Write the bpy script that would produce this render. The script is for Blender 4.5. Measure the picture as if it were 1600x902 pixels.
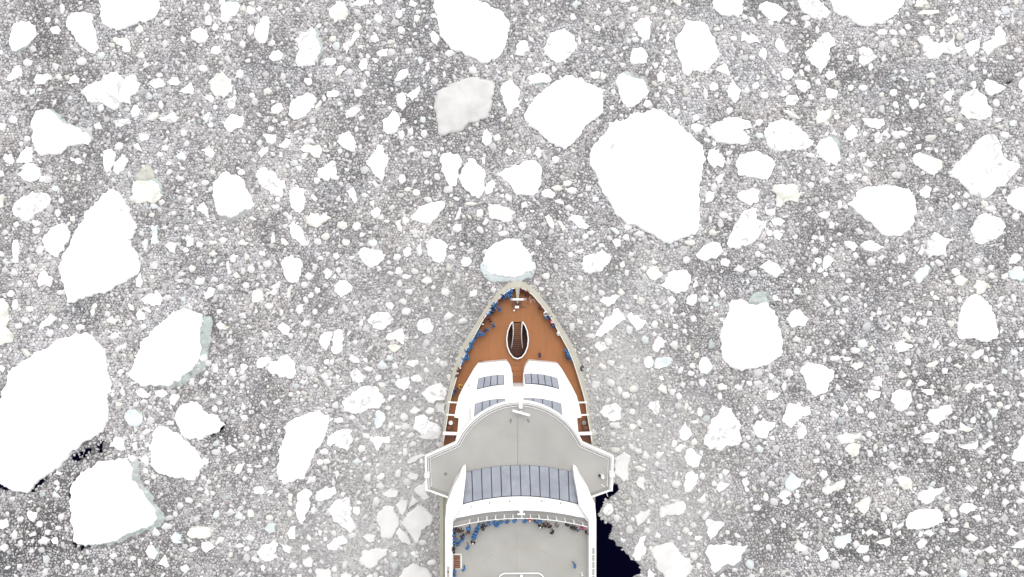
import bpy, bmesh, math, random
import numpy as np
from mathutils import Vector
from mathutils.geometry import tessellate_polygon
for o in list(bpy.data.objects): bpy.data.objects.remove(o)
scene = bpy.context.scene
# ---------------------------------------------------------------- camera (drone, 120 m up, looking straight down)
CAM_H = 120.0
F_PX = 1080.0            # focal length in photograph pixels (1600 wide)
NX, NY = 772.0, 451.0    # photograph pixel that lies straight below the drone
cam = bpy.data.cameras.new('drone_camera')
cam.sensor_width = 36.0; cam.lens = F_PX / 1600 * 36.0
cam.shift_x = (800 - NX) / 1600.0
cam.clip_end = 6000.0
camo = bpy.data.objects.new('drone_camera', cam); camo.location = (0, 0, CAM_H)
scene.collection.objects.link(camo); scene.camera = camo
# ---------------------------------------------------------------- overcast sky
SUN_EL, SUN_ROT = math.radians(66), math.radians(8)
world = bpy.data.worlds.new('World'); scene.world = world; world.use_nodes = True
wn = world.node_tree; wn.nodes.clear()
sky = wn.nodes.new('ShaderNodeTexSky'); sky.sky_type = 'NISHITA'; sky.sun_disc = False
sky.sun_elevation = SUN_EL; sky.sun_rotation = SUN_ROT; sky.dust_density = 4.0; sky.air_density = 1.2
hs = wn.nodes.new('ShaderNodeHueSaturation'); hs.inputs['Saturation'].default_value = 0.12
bg = wn.nodes.new('ShaderNodeBackground'); bg.inputs['Strength'].default_value = 0.15
wo = wn.nodes.new('ShaderNodeOutputWorld')
wn.links.new(sky.outputs[0], hs.inputs['Color']); wn.links.new(hs.outputs[0], bg.inputs[0]); wn.links.new(bg.outputs[0], wo.inputs[0])
sun = bpy.data.lights.new('sun', 'SUN'); sun.energy = 0.5; sun.angle = math.radians(60); sun.color = (1, .975, .945)
suno = bpy.data.objects.new('sun', sun); scene.collection.objects.link(suno)
sd = Vector((math.sin(SUN_ROT) * math.cos(SUN_EL), math.cos(SUN_ROT) * math.cos(SUN_EL), math.sin(SUN_EL)))
suno.rotation_euler = sd.to_track_quat('Z', 'Y').to_euler(); suno.location = (0, 0, 150)
vs = scene.view_settings
vs.view_transform = 'Standard'; vs.look = 'None'; vs.gamma = 1.0; vs.use_curve_mapping = False
vs.exposure = 0.55
# ---------------------------------------------------------------- helpers
rng = np.random.default_rng(7); random.seed(7)
COL = scene.collection
def S(h): return (CAM_H - h) / F_PX                       # metres per photograph pixel at height h
def P(px, py, h=0.0): return ((px - NX) * S(h), (NY - py) * S(h), h)
def tag(o, label=None, cat=None, group=None, kind=None):
    if label: o['label'] = label
    if cat: o['category'] = cat
    if group: o['group'] = group
    if kind: o['kind'] = kind
    return o
def mesh_obj(name, verts, faces, mats, parent=None, smooth=False, origin=(0, 0, 0), mi=None):
    me = bpy.data.meshes.new(name)
    ox, oy, oz = origin
    me.from_pydata([(v[0]-ox, v[1]-oy, v[2]-oz) for v in verts], [], faces)
    for m in (mats if isinstance(mats, (list, tuple)) else [mats]): me.materials.append(m)
    if mi is not None: me.polygons.foreach_set('material_index', mi)
    if smooth: me.polygons.foreach_set('use_smooth', [True]*len(me.polygons))
    me.update()
    o = bpy.data.objects.new(name, me); COL.objects.link(o)
    if parent: o.parent = parent
    return o
class MB:                                                  # collects shapes into ONE mesh
    def __init__(s): s.v = []; s.f = []
    def add(s, v, f):
        b = len(s.v); s.v += [tuple(p) for p in v]; s.f += [tuple(i+b for i in q) for q in f]; return s
    def box(s, x0, x1, y0, y1, z0, z1):
        return s.add([(x0,y0,z0),(x1,y0,z0),(x1,y1,z0),(x0,y1,z0),(x0,y0,z1),(x1,y0,z1),(x1,y1,z1),(x0,y1,z1)],
                     [(0,3,2,1),(4,5,6,7),(0,1,5,4),(1,2,6,5),(2,3,7,6),(3,0,4,7)])
    def bar(s, a, b, w, h=None):                           # rectangular bar from a to b
        h = h or w; a = Vector(a); b = Vector(b); d = (b-a).normalized()
        u = d.cross(Vector((0,0,1)))
        if u.length < 1e-4: u = Vector((1,0,0))
        u.normalize(); n = u.cross(d)
        r = [(-w/2,-h/2),(w/2,-h/2),(w/2,h/2),(-w/2,h/2)]
        v = [a+u*p+n*q for p,q in r]+[b+u*p+n*q for p,q in r]
        return s.add(v, [(0,1,2,3),(7,6,5,4),(0,4,5,1),(1,5,6,2),(2,6,7,3),(3,7,4,0)])
    def tube(s, pts, r, n=6, closed=False):
        pts = [Vector(p) for p in pts]; m = len(pts); rings = []
        for i, p in enumerate(pts):
            if closed: d = pts[(i+1)%m]-pts[i-1]
            else: d = pts[min(i+1,m-1)]-pts[max(i-1,0)]
            d.normalize(); u = d.cross(Vector((0,0,1)))
            if u.length < 1e-3: u = Vector((1,0,0))
            u.normalize(); w = u.cross(d)
            rr = r[i] if isinstance(r,(list,tuple)) else r
            rings.append([p+u*rr*math.cos(2*math.pi*k/n)+w*rr*math.sin(2*math.pi*k/n) for k in range(n)])
        v = [q for R in rings for q in R]; f = []
        for i in range(m if closed else m-1):
            j = (i+1)%m
            for k in range(n): f.append((i*n+k, i*n+(k+1)%n, j*n+(k+1)%n, j*n+k))
        if not closed: f += [tuple(range(n))[::-1], tuple((m-1)*n+k for k in range(n))]
        return s.add(v, f)
    def disc(s, c, r, z0, z1, n=14, r1=None):
        r1 = r if r1 is None else r1
        v = [(c[0]+r*math.cos(2*math.pi*k/n), c[1]+r*math.sin(2*math.pi*k/n), z0) for k in range(n)]
        v += [(c[0]+r1*math.cos(2*math.pi*k/n), c[1]+r1*math.sin(2*math.pi*k/n), z1) for k in range(n)]
        return s.add(v, [tuple(range(n))[::-1], tuple(range(n,2*n))]+[(k,(k+1)%n,n+(k+1)%n,n+k) for k in range(n)])
    def slab(s, top, zbot, holes=()):                      # outline of 3D points extruded straight down to zbot, with holes
        loops = [list(top)]+[list(h) for h in holes]; flat = [p for l in loops for p in l]; n = len(flat)
        tris = tessellate_polygon([[Vector((p[0],p[1],0)) for p in l] for l in loops])
        v = flat+[(p[0],p[1],zbot) for p in flat]; f = []
        for t in tris:
            a,b,c = [Vector(flat[i][:2]) for i in t]
            if (b-a).cross(c-a) < 0: t = t[::-1]
            f.append(tuple(t)); f.append(tuple(i+n for i in t[::-1]))
        b = 0
        for l in loops:
            m = len(l)
            for i in range(m): f.append((b+i, b+(i+1)%m, n+b+(i+1)%m, n+b+i))
            b += m
        s.add(v, f); return s
    def build(s, name, mat, parent=None, smooth=False):
        org = ORG[parent.name] if parent is not None and parent.name in ORG else (0,0,0)
        o = mesh_obj(name, s.v, s.f, mat, parent, smooth, org)
        if parent is not None: ORG[o.name] = org           # sub-parts share the same origin
        bm = bmesh.new(); bm.from_mesh(o.data); bmesh.ops.recalc_face_normals(bm, faces=bm.faces); bm.to_mesh(o.data); bm.free()
        return o
ORG = {}
def empty(name, loc):
    o = bpy.data.objects.new(name, None); o.location = loc; o.empty_display_size = .5; COL.objects.link(o); ORG[o.name] = tuple(loc); return o
# ---------------------------------------------------------------- materials
def new_mat(name):
    m = bpy.data.materials.new(name); m.use_nodes = True; nt = m.node_tree
    return m, nt, nt.nodes['Principled BSDF']
def lin(c): return tuple(((x/255+.055)/1.055)**2.4 if x/255 > .04045 else x/255/12.92 for x in c)
def noise_mat(name, c1, c2, scale=1.0, rough=.6, bump=0.0, bscale=None, detail=6, lo=.35, hi=.65, per_object=True, metallic=0, dist=0.0):
    m, nt, b = new_mat(name); N = nt.nodes; L = nt.links
    tc = N.new('ShaderNodeTexCoord'); mp = N.new('ShaderNodeMapping'); L.new(tc.outputs['Object'], mp.inputs[0])
    if per_object:
        oi = N.new('ShaderNodeObjectInfo'); mu = N.new('ShaderNodeMath'); mu.operation = 'MULTIPLY'; mu.inputs[1].default_value = 80
        L.new(oi.outputs['Random'], mu.inputs[0]); L.new(mu.outputs[0], mp.inputs['Location'])
    n = N.new('ShaderNodeTexNoise'); n.inputs['Scale'].default_value = scale; n.inputs['Detail'].default_value = detail; n.inputs['Distortion'].default_value = dist; L.new(mp.outputs[0], n.inputs['Vector'])
    r = N.new('ShaderNodeValToRGB'); r.color_ramp.elements[0].position = lo; r.color_ramp.elements[1].position = hi
    r.color_ramp.elements[0].color = (*c1, 1); r.color_ramp.elements[1].color = (*c2, 1)
    L.new(n.outputs[0], r.inputs[0]); L.new(r.outputs[0], b.inputs['Base Color'])
    b.inputs['Roughness'].default_value = rough; b.inputs['Metallic'].default_value = metallic
    if bump:
        n2 = N.new('ShaderNodeTexNoise'); n2.inputs['Scale'].default_value = bscale or scale*4; n2.inputs['Detail'].default_value = 8; L.new(mp.outputs[0], n2.inputs['Vector'])
        bp = N.new('ShaderNodeBump'); bp.inputs['Strength'].default_value = bump; bp.inputs['Distance'].default_value = .1
        L.new(n2.outputs[0], bp.inputs['Height']); L.new(bp.outputs[0], b.inputs['Normal'])
    return m
M = {}
M['W'] = noise_mat('snow_white', (.47,.475,.475), (.86,.86,.86), .5, .75, .35, 1.2, 10, .24, .36)
M['S'] = noise_mat('snow_mottled', (.45,.45,.44), (.79,.79,.785), .65, .7, .5, 2.0, 11, .34, .46, dist=1.6)
M['D'] = noise_mat('dull_grey_ice', (.45,.441,.43), (.575,.568,.555), .4, .6, .2, 1.5, 8, .28, .7, dist=.3)
M['G'] = noise_mat('thin_pale_ice', (.60,.592,.578), (.70,.69,.68), .35, .6, .3, 1.5, 8, .35, .7)
M['C'] = noise_mat('cream_ice', (.54,.535,.48), (.76,.755,.70), .6, .7, .4, 1.6, 7, .35, .55)
M['T'] = noise_mat('blue_ice', (.52,.57,.575), (.66,.695,.70), .5, .5, .3, 1.6, 6, .35, .65)
M['FT'] = noise_mat('submerged_blue_ice', (.26,.31,.29), (.43,.475,.455), .9, .4, .2, 2.5, 8, .3, .7)
M['FL'] = noise_mat('pale_cyan_submerged_ice', (.46,.53,.54), (.62,.67,.68), .7, .4, .2, 2.5, 8, .3, .7)
M['FC'] = noise_mat('submerged_tan_ice', (.36,.36,.31), (.50,.50,.45), .9, .45, .2, 2.5, 8, .3, .7)
M['FG'] = noise_mat('submerged_grey_ice', (.26,.27,.27), (.40,.41,.405), .9, .45, .2, 2.5, 8, .3, .7)
# ---------------------------------------------------------------- ice floes: outlines surveyed in the photograph
# each line: style [foot style]: x,y x,y ... (survey sheets of 400 x 226 photograph pixels, 3.99 units per pixel)
SHEETS = {}
SHEETS[(0,0)] = '''
W FT: 100,135 180,130 210,160 225,205 185,265 130,300 78,322 55,250 72,170
W: 412,120 440,85 560,80 580,120 600,230 622,300 590,335 560,330 470,250 425,190
W: 615,0 640,-60 960,-60 1000,50 980,80 930,125 870,130 800,165 740,188 690,180 640,150 625,60
W FT: 1375,40 1400,15 1480,15 1495,40 1470,90 1420,140 1385,140
S: 1185,200 1215,180 1285,180 1300,225 1275,265 1240,272 1190,235
C: 700,240 790,230 812,270 808,325 770,325 730,280
S: 500,580 530,540 580,515 610,510 660,465 715,448 755,470 770,500 840,465 880,520 860,560 815,600 815,650 760,640 720,685 670,670 640,650 580,640 545,640
W: 18,505 70,450 120,405 140,450 135,480 70,505
S: 205,500 240,465 290,458 330,485 280,525 225,530
W: 425,525 440,480 465,463 495,490 490,520
C: 1310,500 1350,455 1385,445 1440,500 1445,570 1395,615 1340,600 1310,560
W: 1110,575 1190,508 1203,540 1203,592 1150,585
W: 1380,755 1450,712 1525,740 1515,775 1440,825 1405,800
W FT: 195,740 225,690 290,680 350,720 390,770 480,795 545,830 565,880 550,905 420,915 370,960 300,962 235,955 210,910 195,860 192,800
W: 915,755 930,725 990,702 985,740 950,758
S: 985,740 1040,720 1080,695 1115,735 1090,765 1000,755
W: 1265,745 1280,720 1315,698 1310,740 1285,772
S: 700,755 800,740 815,770 760,790 720,785
o 875,187,24,26 390,55,18,32 1290,50,20,35 1300,130,25,35 345,190,32,28 1345,315,38,28 1513,278,22,28 1565,190,20,40 880,350,25,22 510,385,32,28 175,393,32,22 1040,150,22,25 845,695,28,38 890,860,35,25 150,575,27,20 85,750,26,25 18,790,28,28 1500,465,25,28 1085,510,38,28 1420,235,22,28 170,865,24,20 1145,830,22,22 910,410,18,22
s 1447,640,30,45 980,520,45,30'''
SHEETS[(0,1)] = '''
W: -12,190 25,120 65,98 85,130 75,220 60,268 20,270 0,240
S FT: 240,245 290,210 350,165 375,200 390,260 400,330 370,400 300,410 260,415 245,370 270,310
C: 465,110 475,40 510,5 560,30 575,90 560,125 490,145
W: 600,20 640,0 700,0 710,25 650,40 610,35
W: 1105,0 1105,-100 1380,-100 1390,5 1430,15 1475,45 1520,60 1560,110 1585,150 1570,240 1540,320 1500,365 1440,395 1400,392 1300,345 1210,300 1150,230 1130,130
W: 1080,215 1105,190 1145,240 1125,280 1100,265
W: 80,360 100,325 140,308 172,340 150,375 110,385
W: 205,680 215,640 260,600 310,578 360,595 380,615 330,700 280,735 235,748 205,720
W: 365,670 400,625 415,630 405,665 375,690
W: 92,680 115,655 160,645 172,680 140,712 105,708
W: 635,410 655,375 685,362 695,395 685,430 655,442
W: 860,495 890,450 940,430 950,465 915,495 870,510
S: 545,270 590,260 610,205 640,195 640,235 600,290 565,335 545,300
W: 935,600 960,575 1020,535 1025,560 1000,610 975,630
W: 875,630 885,585 915,575 940,630 930,670 905,685 885,660
D: 1120,580 1180,545 1240,510 1310,485 1380,478 1440,495 1490,520 1485,590 1475,640 1455,730 1400,745 1320,770 1280,820 1180,845 1140,840 1125,750 1110,680
W: 1520,570 1550,515 1596,500 1640,550 1635,620 1646,665 1596,708 1565,705 1545,650
W: 785,750 850,690 885,705 910,770 870,825 825,838 795,815
W: 885,830 910,812 930,840 915,880 895,865
S: 555,710 590,670 640,655 650,690 610,730 565,740
S: 650,765 640,730 670,715 680,745
W: 505,880 545,830 585,822 625,890 610,945 590,945 540,920
W: 40,840 125,838 128,880 100,900 65,890
W: 160,890 185,860 215,870 212,905 180,930 155,915
W: 290,890 315,865 355,870 370,900 320,910
C: 490,460 510,415 545,405 565,430 530,465 500,480
W: 425,385 435,360 490,362 500,390 470,415 440,410
W: 745,330 780,310 825,305 820,345 780,355
o 765,120,30,26 1005,115,22,24 740,245,30,24 845,265,28,18 890,90,22,30 905,190,24,25 955,320,26,24 1070,420,18,34 1210,335,32,20 75,570,25,22 480,585,40,28 635,580,30,25 965,820,20,32 1050,835,24,24 1350,440,25,25 1115,510,25,25 1505,860,28,22 525,650,18,16 700,140,18,18 1120,380,18,16 20,58,20,18 120,755,22,14 180,770,26,14
s 1440,860,30,55'''
SHEETS[(0,2)] = '''
W: 25,290 65,250 100,275 105,310 65,350 25,325
S: 195,300 235,210 275,190 330,175 375,215 410,280 390,320 300,390 240,370 200,335
W: 755,155 800,115 850,103 878,135 862,190 858,245 825,250 790,225
W: 740,345 775,300 805,293 843,335 840,393 745,397
W: 1015,245 1060,190 1080,125 1180,135 1215,150 1270,235 1295,345 1250,400 1190,455 1125,440 1100,475 1065,455 1050,380 1035,320
W: 1255,0 1255,-40 1445,-40 1440,70 1410,112 1340,100 1280,70 1260,40
W: 1540,35 1600,15 1660,30 1722,75 1675,130 1600,120 1560,80
W: 1425,260 1445,195 1475,225 1510,215 1560,275 1480,275
W FT: 90,490 130,470 195,458 250,500 215,520 110,530
W: 80,740 110,650 170,580 250,520 320,480 430,480 500,530 550,545 570,600 570,690 555,715 480,770 420,850 370,900 340,930 320,935 260,895 235,890 195,850 110,790
W FT: 650,510 670,465 695,452 750,485 815,490 835,530 858,570 830,610 760,665 720,672 690,640 665,570
W: 510,902 590,820 610,760 650,740 710,745 740,710 860,690 880,672 930,680 1000,730 1060,790 1110,830 1180,902 1200,942 1205,982 1195,1052 1185,1122 1170,1232 1170,1332 1160,1442 1100,1477 1030,1502 985,1522 920,1492 840,1447 780,1412 700,1382 640,1322 580,1222 540,1122 500,1052 485,962
W: 900,470 925,440 955,465 950,505 905,510
W: 940,590 985,635 985,670 955,630
S: 1110,530 1150,515 1180,550 1130,555
W: 1340,570 1360,530 1385,502 1428,570 1415,620 1385,642 1350,610
C FC: 1265,435 1330,395 1360,480 1290,450
S: 1215,810 1270,760 1350,730 1430,740 1490,760 1500,795 1440,815 1485,860 1480,900 1440,905 1340,900 1280,890 1230,850
W: 1115,780 1150,770 1195,785 1180,820 1140,828
S: 370,30 400,0 440,20 400,65
S: 565,80 600,45 625,90 590,105
W: 620,-10 730,-10 730,15 680,25
W: 990,0 1055,0 1050,40 1015,25
W: 1470,120 1500,105 1525,135 1510,155
o 260,435,20,20 210,408,22,18 185,125,22,20 770,250,25,18 945,180,18,22 880,62,22,24 970,85,22,22 970,328,24,16 1380,243,22,20 1275,185,22,16 895,412,16,22 1495,362,20,18 1565,335,25,40 1145,735,22,26 565,475,16,30 1575,600,25,25 1025,700,20,24 970,240,12,35 380,110,22,22
s 1205,585,20,40 755,60,35,20'''
SHEETS[(0,3)] = '''
S: 185,10 200,-30 300,-20 345,25 385,65 375,100 320,128 270,110 210,70
W: 385,0 385,-60 850,-60 850,30 800,90 720,150 640,165 580,160 520,120 450,95 410,65
C FC: 905,40 930,0 990,0 1000,25 960,50
C: 930,85 960,65 1065,60 1070,80 980,90
S: 45,290 55,245 85,240 105,290 135,315 110,335 70,325
S: 235,340 250,310 300,260 340,215 375,198 420,245 425,280 385,315 370,400 330,458 290,410 250,370
S FC: 565,300 590,290 640,300 680,355 630,395 600,410 570,395
S: 935,250 945,230 1000,225 1020,265 1060,270 1095,255 1130,280 1160,240 1165,280 1220,310 1150,350 1090,330 1060,370 1020,370 975,345 965,300
W: 1230,280 1270,255 1315,248 1320,300 1275,355 1245,330
W FC: 1335,300 1350,265 1400,245 1430,210 1415,180 1440,160 1470,190 1490,265 1440,290 1400,310 1370,348
C FC: 1100,135 1130,110 1180,90 1185,125 1140,155
W: 83,450 110,430 150,435 165,465 130,500 95,490
S: 170,500 215,500 255,510 270,550 230,580 195,560
S: 110,630 130,590 180,590 198,620 160,665 115,655
W: 360,590 370,550 430,560 440,575 395,618 370,612
W: 355,470 380,440 415,440 425,480 380,500
W: 90,685 130,690 205,745 150,740
C FC: 300,700 340,685 350,695 395,670 390,720 350,765 305,775 310,720
W: 585,740 720,738 730,775 700,803 640,795 605,770
S: 475,830 520,775 550,800 565,850 520,880 490,870
W: 385,835 410,808 430,830 425,855
W: 700,840 725,812 765,850 750,865
W: 765,840 790,815 820,820 820,860 780,870
W: 840,800 880,790 898,810 870,825
S: 980,850 1040,840 1045,860 1010,890 980,880
W: 1345,510 1365,492 1420,510 1490,545 1440,580 1400,600 1360,570
S: 1190,650 1210,600 1250,570 1310,560 1350,590 1370,650 1405,690 1390,730 1320,752 1250,745 1200,700
W: 1090,600 1115,570 1160,565 1140,635 1110,620
W: 1560,540 1575,500 1620,480 1640,560 1590,595
W: 880,620 935,625 940,650 905,685 885,660
W: 935,620 955,580 975,580 945,630
S: 1275,915 1300,880 1370,840 1410,835 1440,880 1455,932 1500,1000 1560,1015 1575,1050 1530,1095 1450,1165 1400,1212 1330,1237 1260,1212 1215,1155 1190,1122 1135,1102 1130,1075 1200,1002 1250,950
S: -25,820 0,785 95,735 160,755 240,830 288,880 280,905 230,935 140,945 20,935 -10,900
o 1475,65,30,30 1425,90,20,20 1520,130,12,40 1280,160,20,30 1020,185,22,24 870,170,20,18 835,205,25,22 785,270,20,30 710,205,35,22 240,155,28,25 155,145,20,20 1505,362,28,18 1275,425,25,24 1015,475,28,24 780,580,24,24 590,550,28,20 515,548,20,20 245,430,22,22 265,610,20,20 1130,752,28,18 1440,795,26,14 1525,770,22,25 1470,845,30,25 1420,645,22,28 125,550,18,22 1170,10,22,18 705,595,18,18 430,730,22,22
s 685,860,30,40'''
SHEETS[(1,0)] = '''
W: 98,115 125,55 195,15 200,60 195,110
W: 15,80 30,55 70,55 88,95 75,125 35,110
W FT: 112,180 140,130 170,112 205,115 250,150 255,200 220,225 150,225
W: 640,90 645,40 690,25 720,60 715,120 665,178 650,150
W: 705,165 740,90 760,58 800,105 770,160 740,190
C FT: 830,240 850,225 940,220 990,250 1000,310 1018,320 980,350 900,362 810,350 825,300
f FC: 830,215 880,140 940,130 970,190 960,230 850,235
S: 75,400 120,340 200,290 230,300 260,295 320,340 270,410 210,450 180,480 130,470 85,440
W: 630,320 700,275 750,300 790,380 805,430 850,500 835,560 810,600 820,640 860,690 875,740 870,785 800,840 730,880 690,915 600,935 540,950 490,965 460,990 420,990 410,940 395,870 365,800 370,740 400,670 440,590 470,530 540,410 610,350
W: 262,590 300,540 370,495 400,490 440,545 430,590 400,660 355,702 320,690 270,640
W: 75,630 85,595 110,593 122,640 115,735 72,735
W: 225,850 245,810 280,780 300,820 330,840 310,890 245,888
W FG: 1325,240 1370,190 1410,168 1470,185 1520,220 1550,300 1585,380 1560,405 1490,425 1440,462 1360,440 1340,380 1330,300
W: 1225,395 1270,355 1295,400 1305,460 1265,430 1230,415
W: 1190,290 1215,240 1240,260
W: 1095,70 1130,40 1165,75 1155,100 1120,95
W: 1250,35 1300,20 1340,55 1320,85 1280,65
W: 1100,110 1130,120 1135,150
W: 830,5 860,-10 892,50 860,35
S: 1025,630 1060,605 1100,620 1090,680 1055,665
T: 935,510 985,500 980,560 995,620 940,625 950,570
W: 885,610 905,588 925,600 915,668 895,665
W: 845,840 875,795 890,860 875,895 848,885
W: 1215,855 1235,825 1275,825 1275,870 1230,875
W: 1410,740 1430,722 1448,800 1430,815
S: 1300,680 1330,655 1360,680 1330,705
S: 1110,795 1170,795 1150,820 1115,825
C: -30,320 20,305 35,330 20,390 -30,400
W: -20,170 20,165 32,200 -10,215
o 300,220,35,22 345,275,26,18 455,465,20,25 225,490,28,24 230,540,26,24 255,665,28,35 490,105,22,22 1280,240,25,20 385,350,16,20 950,440,20,16 1245,625,28,22 1160,658,20,16 1330,610,25,16 1395,600,30,22 1520,615,35,22 1200,775,24,22 1455,710,20,30 1540,700,16,32 1515,790,16,22 1565,780,25,25 1535,880,22,20 1340,845,26,20 1120,850,26,16 125,865,22,22 1085,430,18,16 1505,175,25,20 1035,25,20,20 745,10,30,25 1000,65,20,16 960,385,25,22
s 1180,605,32,38 205,765,24,24 90,800,28,18'''
SHEETS[(1,1)] = '''
W: 10,55 30,25 75,10 75,45 35,85
C: 275,35 300,0 400,5 410,50 395,85 345,65 320,45
S: 0,185 20,150 60,142 120,175 180,230 180,270 150,330 100,325 80,290 20,250
S: 210,310 225,270 260,258 300,275 310,340 300,400 275,437 235,410 215,370
W: 200,510 235,475 270,510 300,570 330,610 320,630 285,630 240,590 210,555
C: 310,480 345,425 360,430 395,450 420,425 470,460 440,480 400,510 375,520 330,505
W: 160,740 175,705 215,685 270,710 290,755 280,810 260,850 230,865 195,845 170,800
W: 685,105 725,60 760,0 790,5 825,80 800,190 780,232 750,200 720,150 690,125
W: 570,290 605,260 620,300 632,350 615,370 590,330
W: 720,240 740,220 770,255 750,275
S: 380,170 420,140 500,110 500,200 460,215 400,210
W: 960,455 1000,410 1100,360 1150,350 1178,370 1130,460 1090,495 1030,490
W: 1145,100 1160,60 1210,45 1270,70 1285,110 1265,190 1240,260 1210,262 1180,200 1155,150
W: 1265,220 1295,140 1330,85 1370,100 1430,160 1430,200 1420,290 1390,335 1340,310 1285,260
W: 1430,300 1450,235 1480,218 1495,240 1475,300 1440,315
W: 1488,185 1600,130 1690,98 1745,97 1780,140 1776,200 1756,290 1726,318 1676,315 1596,272
G: 1440,370 1500,372 1570,390 1620,420 1600,480 1540,488 1470,470 1450,430
W: 630,680 650,650 720,652 790,665 812,690 780,730 715,770 670,735
S: 1060,640 1075,605 1150,590 1195,625 1190,690 1170,730 1130,738 1080,700
W: 1000,640 1030,612 1035,690 1020,702 1000,665
W: 915,660 940,640 970,645 970,690 935,705
W: 485,885 520,845 560,850 598,885 600,915 530,955 505,930
W: 1415,720 1430,680 1480,620 1560,585 1600,585 1660,610 1700,680 1730,750 1720,790 1650,820 1596,830 1510,820 1440,790
f FL: 1400,700 1440,660 1600,640 1710,660 1760,770 1735,835 1650,868 1560,862 1480,872 1410,830 1385,770
W: 1240,470 1270,390 1282,390 1275,440 1250,475
W: 870,475 905,470 910,555 890,540
C: 105,550 115,545 125,610 95,630 92,590
T: 95,885 150,845 150,890 120,915
o 970,35,25,22 910,215,22,30 1130,205,22,24 1065,238,18,16 1000,298,26,22 945,280,22,14 680,318,22,18 515,340,18,22 745,425,32,32 540,505,32,25 630,510,25,28 1255,525,30,30 1395,435,25,30 1075,345,28,20 1340,370,45,12 730,615,28,24 560,610,30,24 880,705,28,28 500,697,22,22 405,712,20,20 435,575,26,22 445,805,28,32 890,790,28,26 990,790,25,20 940,825,28,18 1065,850,32,25 40,680,22,18 385,605,25,22 300,875,20,22 495,210,25,20 1540,555,35,18 45,820,18,16 125,388,25,14 170,10,35,18 830,735,16,16 515,785,20,18 210,460,16,20
s 1065,60,28,25 1310,730,35,30 70,745,28,28 235,115,28,22'''
SHEETS[(1,2)] = '''
W: 285,0 360,0 330,28 290,18
W: 1215,80 1230,35 1290,32 1325,80 1318,140 1260,148 1225,110
W: 1270,215 1300,185 1325,190 1310,235 1280,250
W: 1395,130 1425,60 1490,45 1600,75 1645,125 1625,165 1590,222 1500,205 1410,190
S: 1205,320 1225,290 1265,300 1250,350 1205,370
W: 1405,310 1440,285 1510,270 1545,290 1535,360 1480,380 1430,355
S: 1340,610 1360,560 1400,490 1430,430 1480,400 1530,398 1530,440 1520,470 1575,480 1570,540 1540,580 1470,630 1400,655 1355,645
W: 1145,690 1180,650 1250,605 1300,620 1322,670 1270,715 1210,730 1160,710
W: 1295,730 1330,705 1360,720 1345,765 1305,755
S: 1375,790 1405,745 1455,780 1430,800
S: 425,740 450,700 560,658 620,700 600,750 560,790 480,808 440,780
W: 350,465 380,440 430,445 490,510 460,530 400,500
W: 605,520 625,515 672,555 655,568
C: 200,450 230,430 265,490 260,530 230,510
W: 278,480 300,475 330,510 312,545
C: 835,800 875,760 915,765 940,810 900,845 860,840
W: 920,880 960,830 1010,785 1090,780 1115,820 1105,880 1080,920 1030,930 960,900
W: 395,680 430,650 450,655 430,690
S: 1540,765 1600,715 1650,740 1695,800 1655,832 1590,800
o 720,515,25,22 710,580,22,22 375,290,32,22 345,240,28,22 280,275,35,18 355,400,28,26 270,95,22,25 165,55,22,30 75,380,24,24 365,690,18,22 1110,610,35,22 1085,720,24,24 1350,105,20,25 210,822,24,20 455,575,22,20 1530,685,20,20 560,630,20,16 740,685,18,18 520,345,20,20
s 230,310,45,30 1320,440,32,22 800,560,30,20 1250,550,28,22 1555,640,25,25'''
SHEETS[(1,3)] = '''
W FT: 305,50 320,-20 380,-50 430,-10 455,90 425,128 360,105
W: 230,70 265,48 285,60 290,90 250,80
W: 600,130 620,85 665,130 640,145
W FC: 900,90 915,62 1000,70 1085,110 1080,150 1035,195 980,165 920,130
W: 500,375 555,320 550,300 610,265 690,260 740,248 830,265 890,290 920,340 925,390 915,440 920,480 880,530 820,572 770,570 690,535 620,480 560,430
W: 945,290 985,255 1020,270 1010,320 980,340 950,320
S: 1275,560 1290,470 1330,435 1400,445 1450,460 1485,510 1470,560 1400,600 1330,625 1290,610
S: 985,665 1020,570 1045,545 1090,575 1160,595 1110,650 1105,690 1000,710
W: 1490,330 1530,285 1600,265 1650,300 1640,400 1590,425 1540,400
W: 1340,400 1380,380 1425,405 1385,425
W: 305,435 385,415 385,440 360,470
W: 15,470 60,455 110,480 80,512 40,505
W: 25,545 60,530 95,560 75,598 45,585
W: 475,605 510,600 560,630 540,665 500,645
W: 575,630 600,605 640,595 720,635 680,670 600,655
W: 345,780 350,700 380,685 415,720 390,755
T FT: 905,830 930,790 985,745 1015,770 975,830 940,870
C FC: 1160,840 1200,810 1250,840 1210,885 1170,870
C: 1280,895 1300,845 1370,865 1390,895 1340,930 1300,930
W: 1500,740 1520,690 1560,682 1580,710 1540,745
T FT: 1500,790 1540,760 1590,760 1620,830 1570,855 1520,840
C: 25,290 40,250 100,245 180,255 205,310 170,360 110,355 80,390 45,380 50,340
W: 1145,385 1170,360 1195,375 1190,405 1165,410
S: 610,730 640,700 670,720 665,755 620,755
S: 680,710 715,685 740,700 705,735
W: 805,700 840,675 862,710 845,745 810,725
W: 930,680 955,620 972,650 960,700
W: 895,610 920,590 940,610 915,630
W: 370,655 395,640 415,665 400,675
W: 1360,630 1430,615 1390,640
o 510,205,28,25 360,225,20,24 600,215,22,22 445,375,16,28 545,690,20,22 290,665,22,22 285,755,16,30 335,590,22,20 395,505,20,25 1135,325,24,20 1170,795,28,28 1390,820,24,20 1470,825,24,18 1120,860,22,18 1295,725,24,24 830,10,22,22 585,65,28,18 520,75,20,18 360,370,16,22 1015,405,16,22 15,425,35,28 760,845,16,20 390,180,16,16 355,810,18,18
s 800,195,30,25 1540,450,28,28 265,255,22,22'''
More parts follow.
